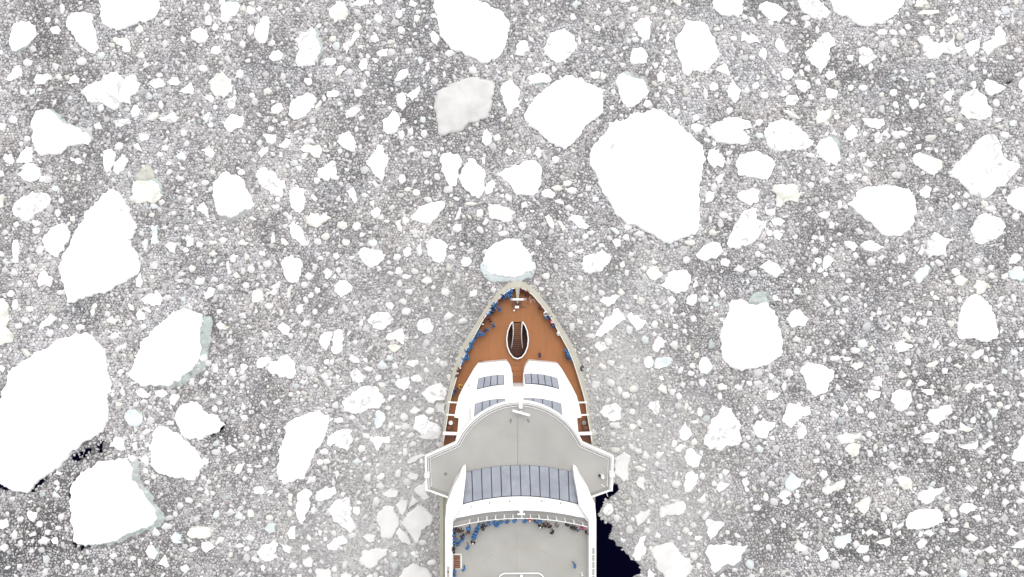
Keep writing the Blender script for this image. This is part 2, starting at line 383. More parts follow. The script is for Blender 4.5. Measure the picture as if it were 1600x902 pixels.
SHEETS[(2,0)] = '''
W: 875,65 920,35 995,25 1000,100 960,108 900,95
S: 1265,30 1300,-10 1345,0 1330,40 1280,65
W FT: 800,545 850,420 870,330 960,240 1010,200 1080,140 1150,120 1200,140 1260,155 1265,200 1245,330 1230,460 1200,505 1130,550 1050,610 960,608 870,600 830,570
W: -60,1230 -60,760 0,735 5,640 40,580 40,540 70,490 180,430 210,395 270,385 350,320 440,293 570,293 610,340 650,380 660,440 665,510 690,580 690,640 670,740 655,850 640,890 600,914 550,944 500,974 440,1014 430,1044 400,1074 380,1104 300,1154 240,1194 200,1244 130,1264 90,1259 50,1244 20,1224 0,1214
W: 1100,760 1130,720 1185,698 1240,720 1300,782 1350,785 1403,845 1370,880 1320,905 1240,942 1190,937 1130,910 1105,850
T FT: 770,800 790,760 840,750 890,800 870,850 840,860
W: 840,640 880,615 940,660 920,680 860,665
W: 1055,680 1080,655 1115,660 1110,690 1085,730 1060,715
W: 845,160 870,125 905,160 895,195 855,190
W: 660,190 690,170 735,195 720,215 680,210
S: 235,240 260,200 310,150 355,175 320,220 290,230
C: -30,60 20,60 55,110 60,190 40,240 85,280 80,330 20,345 -30,340
C: 1345,220 1370,205 1435,230 1410,255 1360,245
S: 1480,165 1530,145 1540,180 1500,180
o 95,95,22,32 190,125,26,18 160,195,25,22 120,230,20,20 715,295,32,22 580,145,14,28 1370,140,25,18 770,360,20,16 1440,325,20,22 1300,460,22,20 1270,430,25,25 1455,520,28,28 1510,520,18,16 1510,605,20,18 1525,800,25,22 1330,665,22,18 1345,500,18,25 1400,585,22,22 1200,580,25,24 1005,650,35,25 755,518,24,20 1045,55,35,22 900,705,28,18 1520,735,16,22 765,640,16,22 70,30,22,22 895,232,20,18 1340,745,20,20
s 500,240,32,20 740,720,20,18'''
SHEETS[(2,1)] = '''
C: -20,10 40,5 52,70 20,82 -30,75
W: 70,490 85,455 130,450 190,410 240,460 248,510 230,558 160,550 100,530
W: 0,460 30,425 85,425 90,450 45,490 5,490
W: 130,240 170,205 210,240 195,290 155,265
W: 278,215 300,190 340,195 335,225 300,238
W: 245,130 270,95 300,95 295,140 270,165
S: 450,130 480,110 490,150 455,160
S: 395,310 420,270 470,262 470,310 435,388 405,350
W: 480,400 485,270 510,248 540,255 545,300 530,390 500,405
S: 695,190 740,150 830,150 858,190 830,225 780,258 730,245 705,215
S: 805,310 850,270 910,245 930,290 925,350 880,325 820,320
C: 820,355 870,342 910,355 870,392 840,385
S: 1000,230 1020,190 1080,182 1110,230 1100,270 1050,280 1010,260
W: 1170,170 1200,140 1235,155 1210,190 1180,200
W: 575,440 600,405 650,445 655,465 610,460
S: 755,470 790,443 825,495 770,500
S: 585,520 620,492 685,545 640,588 600,575
S: 665,490 700,478 735,495 710,520 680,510
S: 535,700 560,680 610,640 670,605 740,605 780,650 805,700 770,745 700,745 650,770 600,778 540,765
W: 815,690 830,660 875,660 830,705
T: 735,830 745,765 770,758 810,800 790,850 750,875
S: 1030,650 1060,620 1150,585 1195,620 1180,690 1110,712 1060,690
S: 865,590 890,560 950,545 960,590 920,635 880,610
W: 170,860 200,830 250,800 330,770 400,762 455,790 455,830 440,890 420,945 370,1010 340,1080 320,1130 300,1185 170,1220 140,1190 130,1100 135,1010 175,930
S: 440,970 445,920 530,880 570,868 600,880 605,950 570,1010 530,995
W: 955,760 990,730 1035,755 1000,780
S: 980,870 990,800 1040,780 1090,830 1150,860 1140,930 1060,940
G: 1120,720 1180,715 1180,790 1130,770
o 1063,70,20,28 1180,20,28,25 370,140,18,20 205,30,14,35 625,85,22,16 655,215,14,20 385,230,22,18 620,330,16,14 475,455,15,22 60,285,22,24 1170,465,30,25 1100,390,16,26 600,800,20,16 220,657,16,16 370,603,18,10 455,585,16,22 40,855,24,22 870,480,20,20 955,20,25,20 110,20,25,20 925,680,18,18 300,575,25,20 430,545,24,22 160,145,14,24
s 940,140,30,28 980,465,45,25 1290,200,28,20 925,800,28,28 930,855,30,25 1000,560,35,25 80,105,28,22'''
SHEETS[(2,2)] = '''
W: 545,75 570,45 650,30 675,45 640,90 590,110
W: 520,290 545,240 570,200 630,125 665,120 700,165 710,190 650,225 600,270 560,297
W: 720,165 745,145 760,165 790,165 845,210 800,250 775,265 750,220
C: 865,220 885,195 910,210 905,245 880,245
S: 870,350 890,315 915,292 955,320 955,365 905,395 875,375
S: 975,345 1000,320 1030,325 1025,388 1000,370
S: 800,320 815,290 850,300 848,340 815,345
S: 820,460 835,420 870,420 882,480 855,495 830,485
T: 885,490 900,430 950,420 1000,435 985,475 940,490 910,500
W FT: 1085,90 1100,40 1150,30 1150,80 1125,105
W FT: 1165,490 1180,430 1215,425 1250,490 1215,530 1175,525
W: 905,620 930,590 960,605 965,655 930,640
W: 1020,660 1040,640 1062,670 1045,698 1025,685
S: 1030,530 1050,480 1070,490 1060,525
W: 1300,370 1300,280 1315,210 1345,150 1350,90 1370,70 1430,58 1470,85 1500,95 1596,85 1640,130 1660,230 1690,340 1690,400 1640,440 1560,480 1500,495 1430,512 1390,500 1340,460 1310,430
f FT: 1465,80 1480,40 1530,10 1600,5 1630,60 1610,100 1500,105
S: 545,770 570,730 640,710 680,745 675,815 640,825 590,800
S: 840,730 860,705 915,695 920,740 905,790 870,755
S: 1215,902 1240,840 1290,770 1330,735 1370,745 1400,800 1430,850 1425,902 1435,935 1410,975 1330,985 1270,1000 1225,1000 1200,970 1200,930
W: 1040,890 1080,825 1110,870 1120,910 1090,940 1045,930
W: 1500,860 1530,820 1570,805 1640,830 1640,860 1590,930 1530,920
S: 1500,580 1540,565 1570,590 1540,615 1510,605
W: 1500,740 1520,725 1540,755 1520,785 1500,770
S: 1040,595 1060,565 1085,590 1065,620
o 890,110,24,18 995,140,12,28 1130,185,20,22 960,228,14,14 930,555,18,18 1185,580,22,26 1310,610,30,28 1410,615,28,22 1295,670,16,24 1125,480,20,20 1115,525,22,18 1075,262,18,16 1170,765,18,30 1085,730,16,28 1270,95,18,18 750,860,25,20 1000,640,20,20 460,60,20,20 1100,370,18,20
s 800,75,30,30 730,255,22,28 550,355,38,30 615,585,28,25 520,595,30,25 755,620,28,25 710,660,26,26 645,850,40,22 380,120,30,25 750,765,22,20 1200,60,30,25'''
SHEETS[(2,3)] = '''
W: 1185,240 1190,180 1210,110 1250,55 1300,30 1345,55 1390,100 1420,170 1437,250 1425,310 1380,328 1330,328 1270,310 1200,312
W: 115,185 150,140 200,125 240,170 232,235 185,228 150,240
S: 150,310 175,285 205,310 200,330 155,330
W: 220,400 235,360 270,352 270,385 245,415
W: 200,515 240,460 290,465 415,510 400,570 380,600 375,640 340,645 300,672 275,660 240,590
W: 790,350 830,320 870,340 905,355 870,380 810,395
W: 845,290 855,250 880,290 890,330 860,315
W: 920,205 960,190 1000,180 975,238 940,225
C: 515,480 545,455 595,455 590,485 550,505
W: 845,455 865,430 890,445 885,475 855,475
W: 1020,360 1040,310 1070,345 1045,370
T FT: 1115,345 1150,325 1180,345 1150,365
C FC: 1080,510 1090,490 1120,495 1115,530 1090,530
C: 1150,480 1170,465 1210,480 1190,500
C FC: 975,480 1000,460 1045,440 1060,460 1030,490
W: 640,580 680,545 715,560 710,615 670,600
W: 610,665 625,625 660,635 705,640 695,675 650,700
W: 920,605 945,560 990,585 950,605
S: 765,700 780,645 820,622 880,630 895,665 875,740 825,765 785,745
S: 990,785 1010,745 1080,730 1140,730 1152,770 1110,815 1060,848 1010,830
C: 1190,880 1200,825 1290,870 1250,892
T: 1375,765 1395,745 1440,745 1420,800 1395,815
W: 85,820 110,770 140,710 200,712 225,740 250,728 265,760 260,785 220,790 190,820 140,865
W: 180,880 215,835 245,890 225,930 190,935
W: 380,780 400,755 440,785 425,810 395,800
W: 455,740 475,705 500,750 490,770
C: -10,690 0,635 75,650 60,675 20,695
G: 1255,420 1290,385 1350,380 1340,410 1290,440
W: 805,550 830,505 865,540 840,555
W: 435,60 480,40 510,45 475,80 450,75
W: 335,85 355,60 390,95 370,118
W: 1400,100 1450,75 1460,95 1430,122
S: 710,245 745,215 765,225 735,260
W: 1560,655 1600,640 1600,680 1570,670
o 460,205,20,18 860,190,28,22 180,15,25,25 45,55,20,20 365,330,18,18 350,440,12,22 640,790,28,25 890,775,30,16 945,730,20,18 1055,710,20,18 1105,680,18,16 1485,650,20,16 1335,680,12,26 1440,720,22,20 1245,640,20,10 1160,800,16,14 490,435,25,14 415,430,30,22 1400,650,26,14 1470,515,20,18 1530,395,25,20 1395,440,18,18 1190,70,16,20 1045,55,22,18 1005,150,22,20 640,185,14,14 690,150,18,14 920,885,22,25 1575,280,22,30 1310,605,30,18 100,610,16,30
s 540,380,32,22 130,525,30,28 1000,640,40,22 1130,885,40,20'''
SHEETS[(3,0)] = '''
W: 930,90 950,10 975,-35 1010,-40 1100,0 1150,50 1200,90 1255,170 1260,220 1215,300 1170,300 1060,280 980,250 940,210
W FT: 440,340 480,280 500,250 580,210 640,180 720,170 795,160 810,200 820,300 850,320 890,370 920,430 970,490 978,540 950,580 880,600 800,630 700,680 620,700 550,700 530,715 500,700 455,680 455,600 445,500 430,430 440,390
W: 680,90 720,25 760,30 785,110 730,108
W: 820,70 860,55 862,110 830,115
W: 875,160 910,135 930,165 925,210 895,190
G: 1005,590 1030,560 1080,575 1075,598 1020,602
W: 950,640 965,585 1005,630 990,645
T: 1060,660 1090,620 1130,640 1148,685 1080,690
C FC: 1165,640 1180,600 1230,585 1320,610 1315,650 1260,660 1190,658
W: 1255,690 1300,680 1340,710 1290,750 1265,740
W: 1340,695 1370,650 1405,655 1390,685 1350,700
W FT: 905,740 920,710 950,705 985,750 960,795 925,780
W: 985,820 1030,765 1055,830 1040,845
C: 1125,835 1160,820 1188,855 1160,880 1130,860
W: 165,500 180,485 230,500 230,530 205,560 175,535
W FT: 325,390 340,360 400,405 350,405
W: 240,670 270,645 315,670 290,700 255,695
W: 175,630 220,615 230,640 190,652
W: 0,600 0,545 40,540 55,580 20,605
W: 1405,90 1440,75 1480,110 1430,138
W: 1460,240 1480,200 1530,190 1500,250 1475,255
W: 1415,240 1440,195 1445,245
W: 1270,370 1285,345 1310,385 1295,400
W: 680,770 720,750 735,770 710,790
W: 1525,660 1560,630 1596,650 1580,680
W: 1460,710 1500,690 1530,710 1490,720
S: 1400,500 1440,470 1470,500 1430,520
S: 1480,885 1510,865 1535,870 1510,902
o 385,525,22,22 250,570,22,20 130,540,22,18 355,315,18,24 300,620,18,18 95,640,18,30 130,690,22,22 200,738,18,14 475,835,22,24 285,870,20,28 125,830,18,16 830,785,22,18 825,160,24,20 885,30,20,22 1280,180,24,24 1180,420,25,18 1095,510,18,18 1490,520,25,22 910,240,18,18 920,310,18,16 1270,280,18,16 1540,30,20,20 1560,240,20,20 1440,760,16,18 1540,725,20,16 600,860,14,28 420,810,20,18 365,595,18,14 505,775,14,14 960,275,16,16
s 25,720,26,28 1350,120,28,22'''
SHEETS[(3,1)] = '''
W: 250,450 260,380 300,352 345,370 340,440 310,540 285,580 260,540
S: 370,420 380,370 440,335 490,340 502,375 470,410 400,430
W: 310,310 330,270 372,270 372,305 320,322
S: 445,480 490,430 560,405 585,405 600,480 590,520 625,600 590,635 540,595 490,560
S: 440,700 500,660 545,640 568,690 500,735 450,730
G: 640,800 660,740 720,728 825,730 815,765 760,810 720,850 680,845
G: 755,560 760,500 790,465 835,458 865,500 895,550 875,610 850,660 800,665 775,620
G: 905,575 950,500 1010,450 1060,475 1105,540 1095,575 1030,620 1010,690 990,690 965,645
G: 880,610 898,590 955,650 970,698 910,690 880,640
G: 870,450 900,420 945,425 935,490 915,525 890,490
G: 945,480 970,390 1020,425 990,450
G: 985,360 1060,300 1060,370 1090,400 1060,420 1010,395
G: 785,385 840,350 895,365 880,400 820,408
G: 940,190 960,160 1030,130 1060,140 1000,180 960,195
G: 940,270 970,245 1015,265 1000,300 960,295
S: 600,180 635,155 665,180 630,205
W: 710,30 750,25 830,25 832,65 790,65 765,115 740,85
G: 1015,30 1100,-20 1150,0 1140,20 1060,45
G: 860,930 920,850 985,812 1050,840 1100,890 1110,940 950,980
W: 480,245 510,235 525,265 500,295
W: 190,630 215,590 245,585 245,665 210,665
T: 50,600 75,565 125,570 120,620 80,638
S: 8,760 30,705 70,700 110,670 135,690 125,720 135,780 90,805 40,795
S: 145,690 190,700 225,715 210,758 170,735
W: 960,750 985,735 1020,770 990,782
G: 660,650 700,630 750,640 740,680 690,675
G: 370,850 460,840 475,910 380,920
G: 290,800 330,770 360,800 350,840 310,840
G: 525,890 560,865 600,890 580,920 530,915
o 20,360,32,28 215,405,16,26 85,530,22,18 210,505,18,24 45,845,18,22 360,485,16,24 400,625,14,20 780,275,25,22 310,720,25,25 235,830,25,18 600,640,25,20 930,120,20,28 660,100,25,25 10,40,14,20 560,180,16,16 425,120,30,18 440,180,28,20 15,210,28,8
s 780,330,30,28 700,280,25,30 750,430,22,30'''
SHEETS[(3,2)] = '''
G: 640,160 700,120 740,155 728,220 728,298 690,305 640,260
G: 770,310 790,275 825,275 835,350 820,365 790,345
W: 1070,330 1085,260 1120,238 1160,260 1150,310 1110,370 1080,375
W: 1075,150 1085,115 1130,105 1185,150 1165,210 1130,222 1090,195
W: 1015,95 1050,70 1085,85 1050,125 1025,120
W: 885,145 905,115 950,118 920,160 895,165
S: 805,150 830,110 860,150 840,175
W: 760,215 790,205 835,225 810,243 775,240
W: 1275,330 1300,305 1360,320 1330,350 1290,372
W: 1145,420 1180,400 1210,375 1212,425 1180,445
S: 1205,570 1220,540 1325,560 1290,610 1240,672 1215,620
S: 1180,520 1215,485 1230,500 1205,545 1185,540
G: 760,525 800,490 865,482 845,530 785,588
G: 920,490 930,460 1000,445 1070,430 1085,480 1040,520 970,515 925,535
W: 745,770 770,710 800,655 835,645 838,720 800,795 770,798
G: 865,740 900,705 960,690 1000,690 1030,720 1055,765 1110,790 1138,840 1110,880 1080,910 1030,940 960,940 940,880 890,820
W: 845,870 860,845 890,890 870,930 840,920
W FG: 1205,755 1240,700 1320,698 1475,705 1440,750 1430,790 1390,830 1340,820 1300,850 1265,880 1240,850 1230,790
W: 885,650 905,615 925,635 915,662
W: 955,565 970,535 990,580 965,585
S: 980,425 1010,412 1060,425 1020,440
W: 1100,690 1135,680 1140,700 1110,705
o 785,115,26,22 865,430,22,18 850,555,20,18 840,610,26,20 1545,100,28,25 1300,275,16,20 1185,270,18,22 1080,610,25,20 1110,630,16,14 1480,820,25,28 1385,855,18,14 1580,400,18,30 690,670,18,16 1440,255,25,18 1525,470,25,20
s 1130,770,25,30 1020,320,30,25 1165,830,18,22 650,530,25,25 600,480,35,40'''
SHEETS[(3,3)] = '''
G FC: 430,30 480,0 580,0 575,40 520,70 450,75
C: 480,110 520,70 575,70 570,120 520,160
S: 950,30 990,0 1070,0 1060,40 1010,70 960,60
W FC: 1190,90 1240,75 1310,50 1310,90 1250,108
W: 1330,95 1380,50 1410,75 1350,110
W: 1525,165 1560,90 1600,10 1640,10 1640,170 1560,180
T: 105,310 150,250 220,300 200,340 150,370 110,345
W: 60,400 80,370 130,365 150,385 90,420
W: 740,210 775,180 810,215 765,238
W: 525,290 560,265 585,270 555,310
C FG: 340,370 350,340 420,320 470,290 480,310 470,350 400,370 355,390
C FC: 805,300 840,270 900,310 900,345 850,362 820,330
C FC: 540,450 560,440 620,400 640,420 630,470 600,525 570,490
W FC: 935,400 960,370 1020,340 1105,345 1070,385 1020,435 960,440
W: 860,560 880,510 950,478 1040,480 1090,510 1100,550 1040,585 960,600 890,605 865,590
S: 1190,480 1215,445 1250,440 1305,465 1290,490 1240,510 1200,500
W: 1265,520 1320,510 1328,540 1300,558
C FC: 1225,345 1250,325 1290,365 1260,375
C: 1490,370 1500,330 1530,325 1530,350
W: 1565,360 1580,330 1620,330 1600,378
W: 1450,440 1475,410 1505,435 1470,465
S: 1540,430 1565,405 1600,430 1560,450
C: 1120,600 1180,595 1190,610 1130,622
S: 1125,560 1150,535 1190,555 1160,575
C: 1225,650 1260,625 1310,655 1280,678
W: 960,630 990,608 1040,625 1010,655
W: 920,690 950,660 990,675 950,725 930,720
T: 410,690 430,645 520,630 515,690 470,730 420,715
W: 525,690 550,670 570,700 540,725
W: 600,625 640,598 660,615 620,648
S: 550,740 580,700 630,705 630,735 590,755
C: 670,690 700,670 765,655 765,690 740,715 720,695
W: 310,760 330,730 345,705 378,770 360,795 330,808
C FC: 165,720 180,660 200,690 255,715 230,740 180,735
W: 160,605 200,565 235,565 215,590
W: 295,500 325,480 340,505 315,530
S: 710,490 740,460 775,480 740,508
W: 795,590 840,555 845,575 810,602
C FC: 1480,630 1510,590 1555,630 1520,645
W: 1500,715 1560,680 1600,670 1600,715
S: 1195,740 1210,705 1260,725 1235,755
W: 1270,745 1300,725 1330,735 1290,768
C: 1340,730 1390,705 1425,735 1380,755
C: 855,870 885,835 915,870 900,890
S: 930,875 965,858 1000,880 960,895
W: 1510,810 1535,780 1560,805 1540,838
W: 1370,810 1400,780 1415,810 1390,825
S: 680,765 710,735 730,740 695,775
W: 550,860 575,820 585,845 560,868
o 345,260,26,24 765,85,18,16 725,105,14,18 635,130,18,24 445,190,18,16 505,425,14,22 1145,230,22,20 1245,265,20,18 1375,265,16,22 1060,130,20,18 945,175,18,14 1010,175,28,12 1440,180,18,16 630,10,20,22 370,80,18,26 1410,340,20,28 1360,370,16,18 420,580,16,14 360,540,24,16 180,395,20,18 110,430,24,18 370,450,20,10 515,515,14,14 95,580,18,16 1470,765,14,14 1010,740,14,14 1400,885,30,14 240,780,12,14 400,730,18,12 745,620,16,22 1450,800,14,22
s 1480,240,28,25 1465,355,18,18'''
ROWY = (0, 226, 452, 676)
# landmark floes: position in the photograph -> (own label, short name for its neighbours' labels)
LAND = {(1011,275): ('giant white ice floe, the largest near the bow, up and right of it', 'the giant floe'),
 (82,645): ('huge smooth white ice floe cut by the left edge of the picture', 'the huge left-edge floe'),
 (157,390): ('big white pointed ice floe like a tall triangle, left side', 'the tall pointed floe'),
 (262,545): ('large slanted white oval ice floe right above the small bean-shaped floe', 'the slanted oval floe'),
 (177,787): ('large white triangular ice floe below the huge left-edge floe', 'the lower-left triangular floe'),
 (738,42): ('big rounded white ice floe cut by the top edge, left of centre', 'the top-centre rounded floe'),
 (882,176): ('large angular white ice floe just upper left of the giant floe', 'the angular floe above the bow'),
 (725,165): ('flat greyish ice floe with a thin dull surface, above the bow', 'the flat greyish floe'),
 (1174,522): ('big rounded white ice floe with a green submerged block, right of the bow', 'the rounded floe right of ship'),
 (1381,330): ('large white almond-shaped ice floe with a point on its left', 'the almond-shaped floe'),
 (1538,262): ('large kite-shaped ice floe with mottled top near the right edge', 'the kite-shaped floe'),
 (1528,497): ('white egg-shaped ice floe standing upright near the right edge', 'the egg-shaped floe'),
 (1089,74): ('tall angular white ice floe above the giant floe', 'the tall angular floe'),
 (794,403): ('rounded white ice floe with turquoise rim right ahead of the ship bow', 'the turquoise-rimmed floe'),
 (363,306): ('blocky white ice floe with straight sides, upper left', 'the blocky floe'),
 (274,710): ('smooth white rounded triangle of ice right of the triangular floe', 'the smooth rounded triangle'),
 (473,698): ('wedge-shaped white ice floe with a grey facet left of the ship', 'the wedge-shaped floe'),
 (1050,877): ('flat pale ice floe at the bottom edge right of the open water', 'the bottom flat floe'),
 (652,815): ('flat pale ice slab with a straight crack beside the ship, left', 'the cracked slab'),
 (1131,671): ('mottled ice floe with grey pits on top, right of the ship', 'the pitted floe'),
 (1354,12): ('wide white ice floe cut by the top edge, right side', 'the top-right floe'),
 (200,14): ('wide white ice floe cut by the top edge near the left corner', 'the top-left floe'),
 (88,207): ('white ice floe with a sloping tail, below the top-left corner', 'the tailed floe'),
 (1276,592): ('angular white ice floe with four corners, lower right of the big rounded one', 'the four-cornered floe'),
 (1445,811): ('smooth white oval ice floe, largest near the bottom right corner', 'the bottom-right oval floe'),
 (1232,212): ('broad white ice floe with a grey flank, right of the giant floe', 'the grey-flanked floe'),
 (1133,873): ('jagged white ice floe with a grey wedge near the bottom edge', 'the jagged bottom floe'),
 (567,625): ('wide mottled ice floe with a grey patch, left of the ship', 'the grey-patched floe'),
 (457,420): ('smooth white upright oval ice floe left of the bow', 'the upright oval floe'),
 (1165,358): ('lumpy pale ice floe just below right of the giant floe', 'the lumpy floe'),
 (1524,165): ('round crusty ice floe near the right edge, upper part', 'the round crusty floe'),
 (1542,358): ('rounded ice floe with a dull grey top below the kite-shaped floe', 'the dull rounded floe')}
# ---------------------------------------------------------------- fields over the sea (in photograph pixels at sea level)
class VNoise:
    def __init__(s, seed): s.g = np.random.default_rng(seed).random((256, 256))
    def __call__(s, x, y):
        x = np.asarray(x, float); y = np.asarray(y, float)
        xi = np.floor(x).astype(int); yi = np.floor(y).astype(int); fx = x-xi; fy = y-yi
        fx = fx*fx*(3-2*fx); fy = fy*fy*(3-2*fy); g = s.g
        a = g[yi & 255, xi & 255]; b = g[yi & 255, (xi+1) & 255]; c = g[(yi+1) & 255, xi & 255]; d = g[(yi+1) & 255, (xi+1) & 255]
        return (a*(1-fx)+b*fx)*(1-fy)+(c*(1-fx)+d*fx)*fy
VN = [VNoise(k) for k in range(6)]
def fbm(x, y, k=0, oct=4):
    t = 0; a = 1; n = 0
    for i in range(oct): t = t+a*VN[(k+i) % 6](x*2**i+i*17.3, y*2**i+i*9.1); n += a; a *= .55
    return t/n
def blobs(px, py, lst):
    w = np.zeros_like(px, float)
    for cx, cy, rx, ry, s in lst:
        d = ((px-cx)/rx)**2+((py-cy)/ry)**2
        w = np.maximum(w, s*np.exp(-d*1.1))
    return w
SLUSH_B = [(640,730,100,150,1),(580,850,170,90,.9),(675,590,60,80,.9),(965,570,75,110,1),(1000,700,110,120,1),(1040,800,110,120,.95),
           (690,650,30,110,1),(930,610,30,100,1),(705,500,45,50,.7),(905,470,50,60,.5),(1080,640,60,60,.5),(480,840,80,60,.5),(640,470,120,90,.35),(980,440,90,60,.3)]  # slush zones; hull-side ones painted paler to offset the ship's shade
DARK_B = [(60,860,170,75,.95),(150,705,40,35,1),(110,755,60,40,1),(95,800,50,60,.9),(1300,850,260,90,.55),(1450,700,220,120,.4),(1180,440,70,40,.5),(1310,100,60,40,.45),
          (1400,560,220,110,.35),(330,500,14,35,.9),(340,675,25,20,.9),(520,260,30,40,.5),(950,140,60,50,.3),(640,180,40,40,.4),(100,130,90,40,.4),(120,60,160,80,.35),(180,480,80,40,.4),(1230,660,60,40,.4),(550,270,30,20,.5),(40,330,80,60,.3),(200,870,120,50,.5)]
def poly_in(px, py, poly):
    ins = np.zeros(px.shape, bool); n = len(poly)
    for i in range(n):
        x1, y1 = poly[i]; x2, y2 = poly[(i+1) % n]
        if y1 == y2: continue
        c = ((y1 > py) != (y2 > py)) & (px < (x2-x1)*(py-y1)/(y2-y1)+x1); ins ^= c
    return ins
def seg_dist(px, py, poly):
    d = np.full(px.shape, 1e9); n = len(poly)
    for i in range(n):
        x1, y1 = poly[i]; x2, y2 = poly[(i+1) % n]; dx, dy = x2-x1, y2-y1
        t = np.clip(((px-x1)*dx+(py-y1)*dy)/(dx*dx+dy*dy+1e-9), 0, 1)
        d = np.minimum(d, np.hypot(px-x1-t*dx, py-y1-t*dy))
    return d
def sheet(c, pts): return [(400*c[1]+x/3.99, ROWY[c[0]]+y/3.99) for x, y in pts]
LEAD = sheet((3,2), [(420,330),(560,370),(640,305),(668,330),(672,365),(640,378),(600,400),(570,450),(553,510),(580,550),(625,575),(610,650),(650,712),(690,716),(720,770),(745,785),(775,800),(805,830),(800,870),(770,885),(745,930),(700,1150),(380,1150)])
CRACKS = [(sheet((3,0), a), r) for a, r in (([(205,350),(245,315),(275,290)], 5), ([(470,160),(520,140),(545,120)], 6), ([(595,95),(630,60),(628,125)], 3.5),
          ([(0,330),(50,352)], 5), ([(430,430),(448,350)], 2.5), ([(455,690),(510,718),(560,700)], 2.5), ([(1320,12),(1375,-15),(1405,-45)], 3.2), ([(440,330),(500,250)], 1.5))]
CRACKS += [(sheet((2,0), [(0,690),(18,735)]), 5), (sheet((0,3), [(1488,520),(1512,508)]), 2.2), (sheet((2,3), [(15,85),(30,103)]), 2), (sheet((3,3), [(1103,515),(1105,548)]), 1.5)]
def openness(px, py):                                     # > 0: open dark water (value about distance in pixels)
    d = seg_dist(px, py, LEAD); s = np.where(poly_in(px, py, LEAD), d, -d)
    s = s+(fbm(px/7, py/7, 1, 3)-.5)*9
    for pts, r in CRACKS:
        for a, b in zip(pts[:-1], pts[1:]): s = np.maximum(s, np.minimum(.9, r*1.1-seg_dist(px, py, [a, b])+(fbm(px/3.2, py/3.2, 2, 3)-.5)*9))
    return s
# ---------------------------------------------------------------- read the survey
def jag(poly, lv, amp, r):                                # midpoint displacement: ragged broken edges
    for l in range(lv):
        out = []; n = len(poly)
        for i in range(n):
            a = poly[i]; b = poly[(i+1) % n]; L = math.hypot(b[0]-a[0], b[1]-a[1]); out.append(a)
            if L < 1.1: continue
            k = r.gauss(0, amp)*min(L, 16); nx, ny = (b[1]-a[1])/L, -(b[0]-a[0])/L
            out.append(((a[0]+b[0])/2+nx*k, (a[1]+b[1])/2+ny*k))
        poly = out
    return poly
def area(p): return .5*sum(p[i][0]*p[(i+1) % len(p)][1]-p[(i+1) % len(p)][0]*p[i][1] for i in range(len(p)))
def cen(p):
    a = area(p); x = y = 0
    for i in range(len(p)):
        x0, y0 = p[i]; x1, y1 = p[(i+1) % len(p)]; c = x0*y1-x1*y0; x += (x0+x1)*c; y += (y0+y1)*c
    return x/(6*a), y/(6*a)
rf = random.Random(11)
FLOES = []
for key, txt in SHEETS.items():
    for line in txt.strip().split('\n'):
        if line[:2] in ('o ', 's '):
            for t in line[2:].split():
                x, y, rx, ry = map(float, t.split(',')); n = rf.randint(5, 8); a0 = rf.random()*6.28
                k = [a0+2*math.pi*(i+rf.uniform(-.3, .3))/n for i in range(n)]
                pts = [(x+rx*1.05*math.cos(t)*rf.uniform(.85, 1.15), y+ry*1.05*math.sin(t)*rf.uniform(.85, 1.15)) for t in k]
                FLOES.append(dict(st='W' if line[0] == 'o' and rf.random() < .7 else 'S', ft=None, p=sheet(key, pts), extra=None, hand=False))
        else:
            head, body = line.split(':'); h = head.split(); pts = sheet(key, [tuple(map(float, q.split(','))) for q in body.split()])
            if h[0] == 'f': FLOES[-1]['extra'] = (h[1], pts); continue
            FLOES.append(dict(st=h[0], ft=h[1] if len(h) > 1 else None, p=pts, extra=None, hand=True))
for f in FLOES:
    if area(f['p']) < 0: f['p'] = f['p'][::-1]
    f['a'] = abs(area(f['p'])); f['c'] = cen(f['p'])
    f['q'] = jag(f['p'], 3 if f['a'] > 300 else 2, .11 if f['a'] > 300 else .08, rf)
    f['size'] = math.sqrt(f['a'])
FLOES.sort(key=lambda f: -f['a'])
NAMED, REST = FLOES[:300], FLOES[300:]
# ---------------------------------------------------------------- floe meshes
def floe_geo(q, c, size, rough, seed, ztop=None):
    s0 = S(0); n = len(q); R = size*s0
    h = ztop if ztop is not None else min(.5, .20+.022*R)
    bev = min(.34, .10*R); cx, cy, _ = P(*c, h)
    ring = [P(x, y, h*.7)[:2] for x, y in q]
    lev = [(1.0, -.35), (1.0, h*.55), (1-bev/R*1.1, h), (.86, h), (.66, h), (.44, h), (.2, h)]
    v = []
    for t, z in lev:
        for (x, y) in ring:
            X, Y = cx+(x-cx)*t, cy+(y-cy)*t
            zz = z
            if t < .999: zz = z+(float(fbm(X*.9+seed, Y*.9+seed, 3, 3))-.45)*rough*min(1, R/5)*(1.0 if t < .9 else .5)
            elif z > 0: zz = z+(float(VN[2](X*2.1+seed, Y*2.1))-.5)*h*.35
            v.append((X, Y, zz))
    f = []; sm = []
    for l in range(len(lev)-1):
        for i in range(n):
            j = (i+1) % n; f.append((l*n+j, l*n+i, (l+1)*n+i, (l+1)*n+j)); sm.append(l >= 2)
    v.append((cx, cy, h+.02)); k = len(v)-1; b = (len(lev)-1)*n
    for i in range(n): f.append((b+(i+1) % n, b+i, k)); sm.append(True)
    return v, [t[::-1] for t in f], sm, (cx, cy, 0.0)
def foot_poly(f):
    r = random.Random(int(f['a'])); k = r.uniform(1.03, 1.08); a = r.choice((-.9,-.3,.2,.9,1.5)); sh = f['size']*r.uniform(.10,.18)
    return [(f['c'][0]+(x-f['c'][0])*k+sh*math.cos(a), f['c'][1]+(y-f['c'][1])*k+sh*math.sin(a)) for x, y in f['p']]
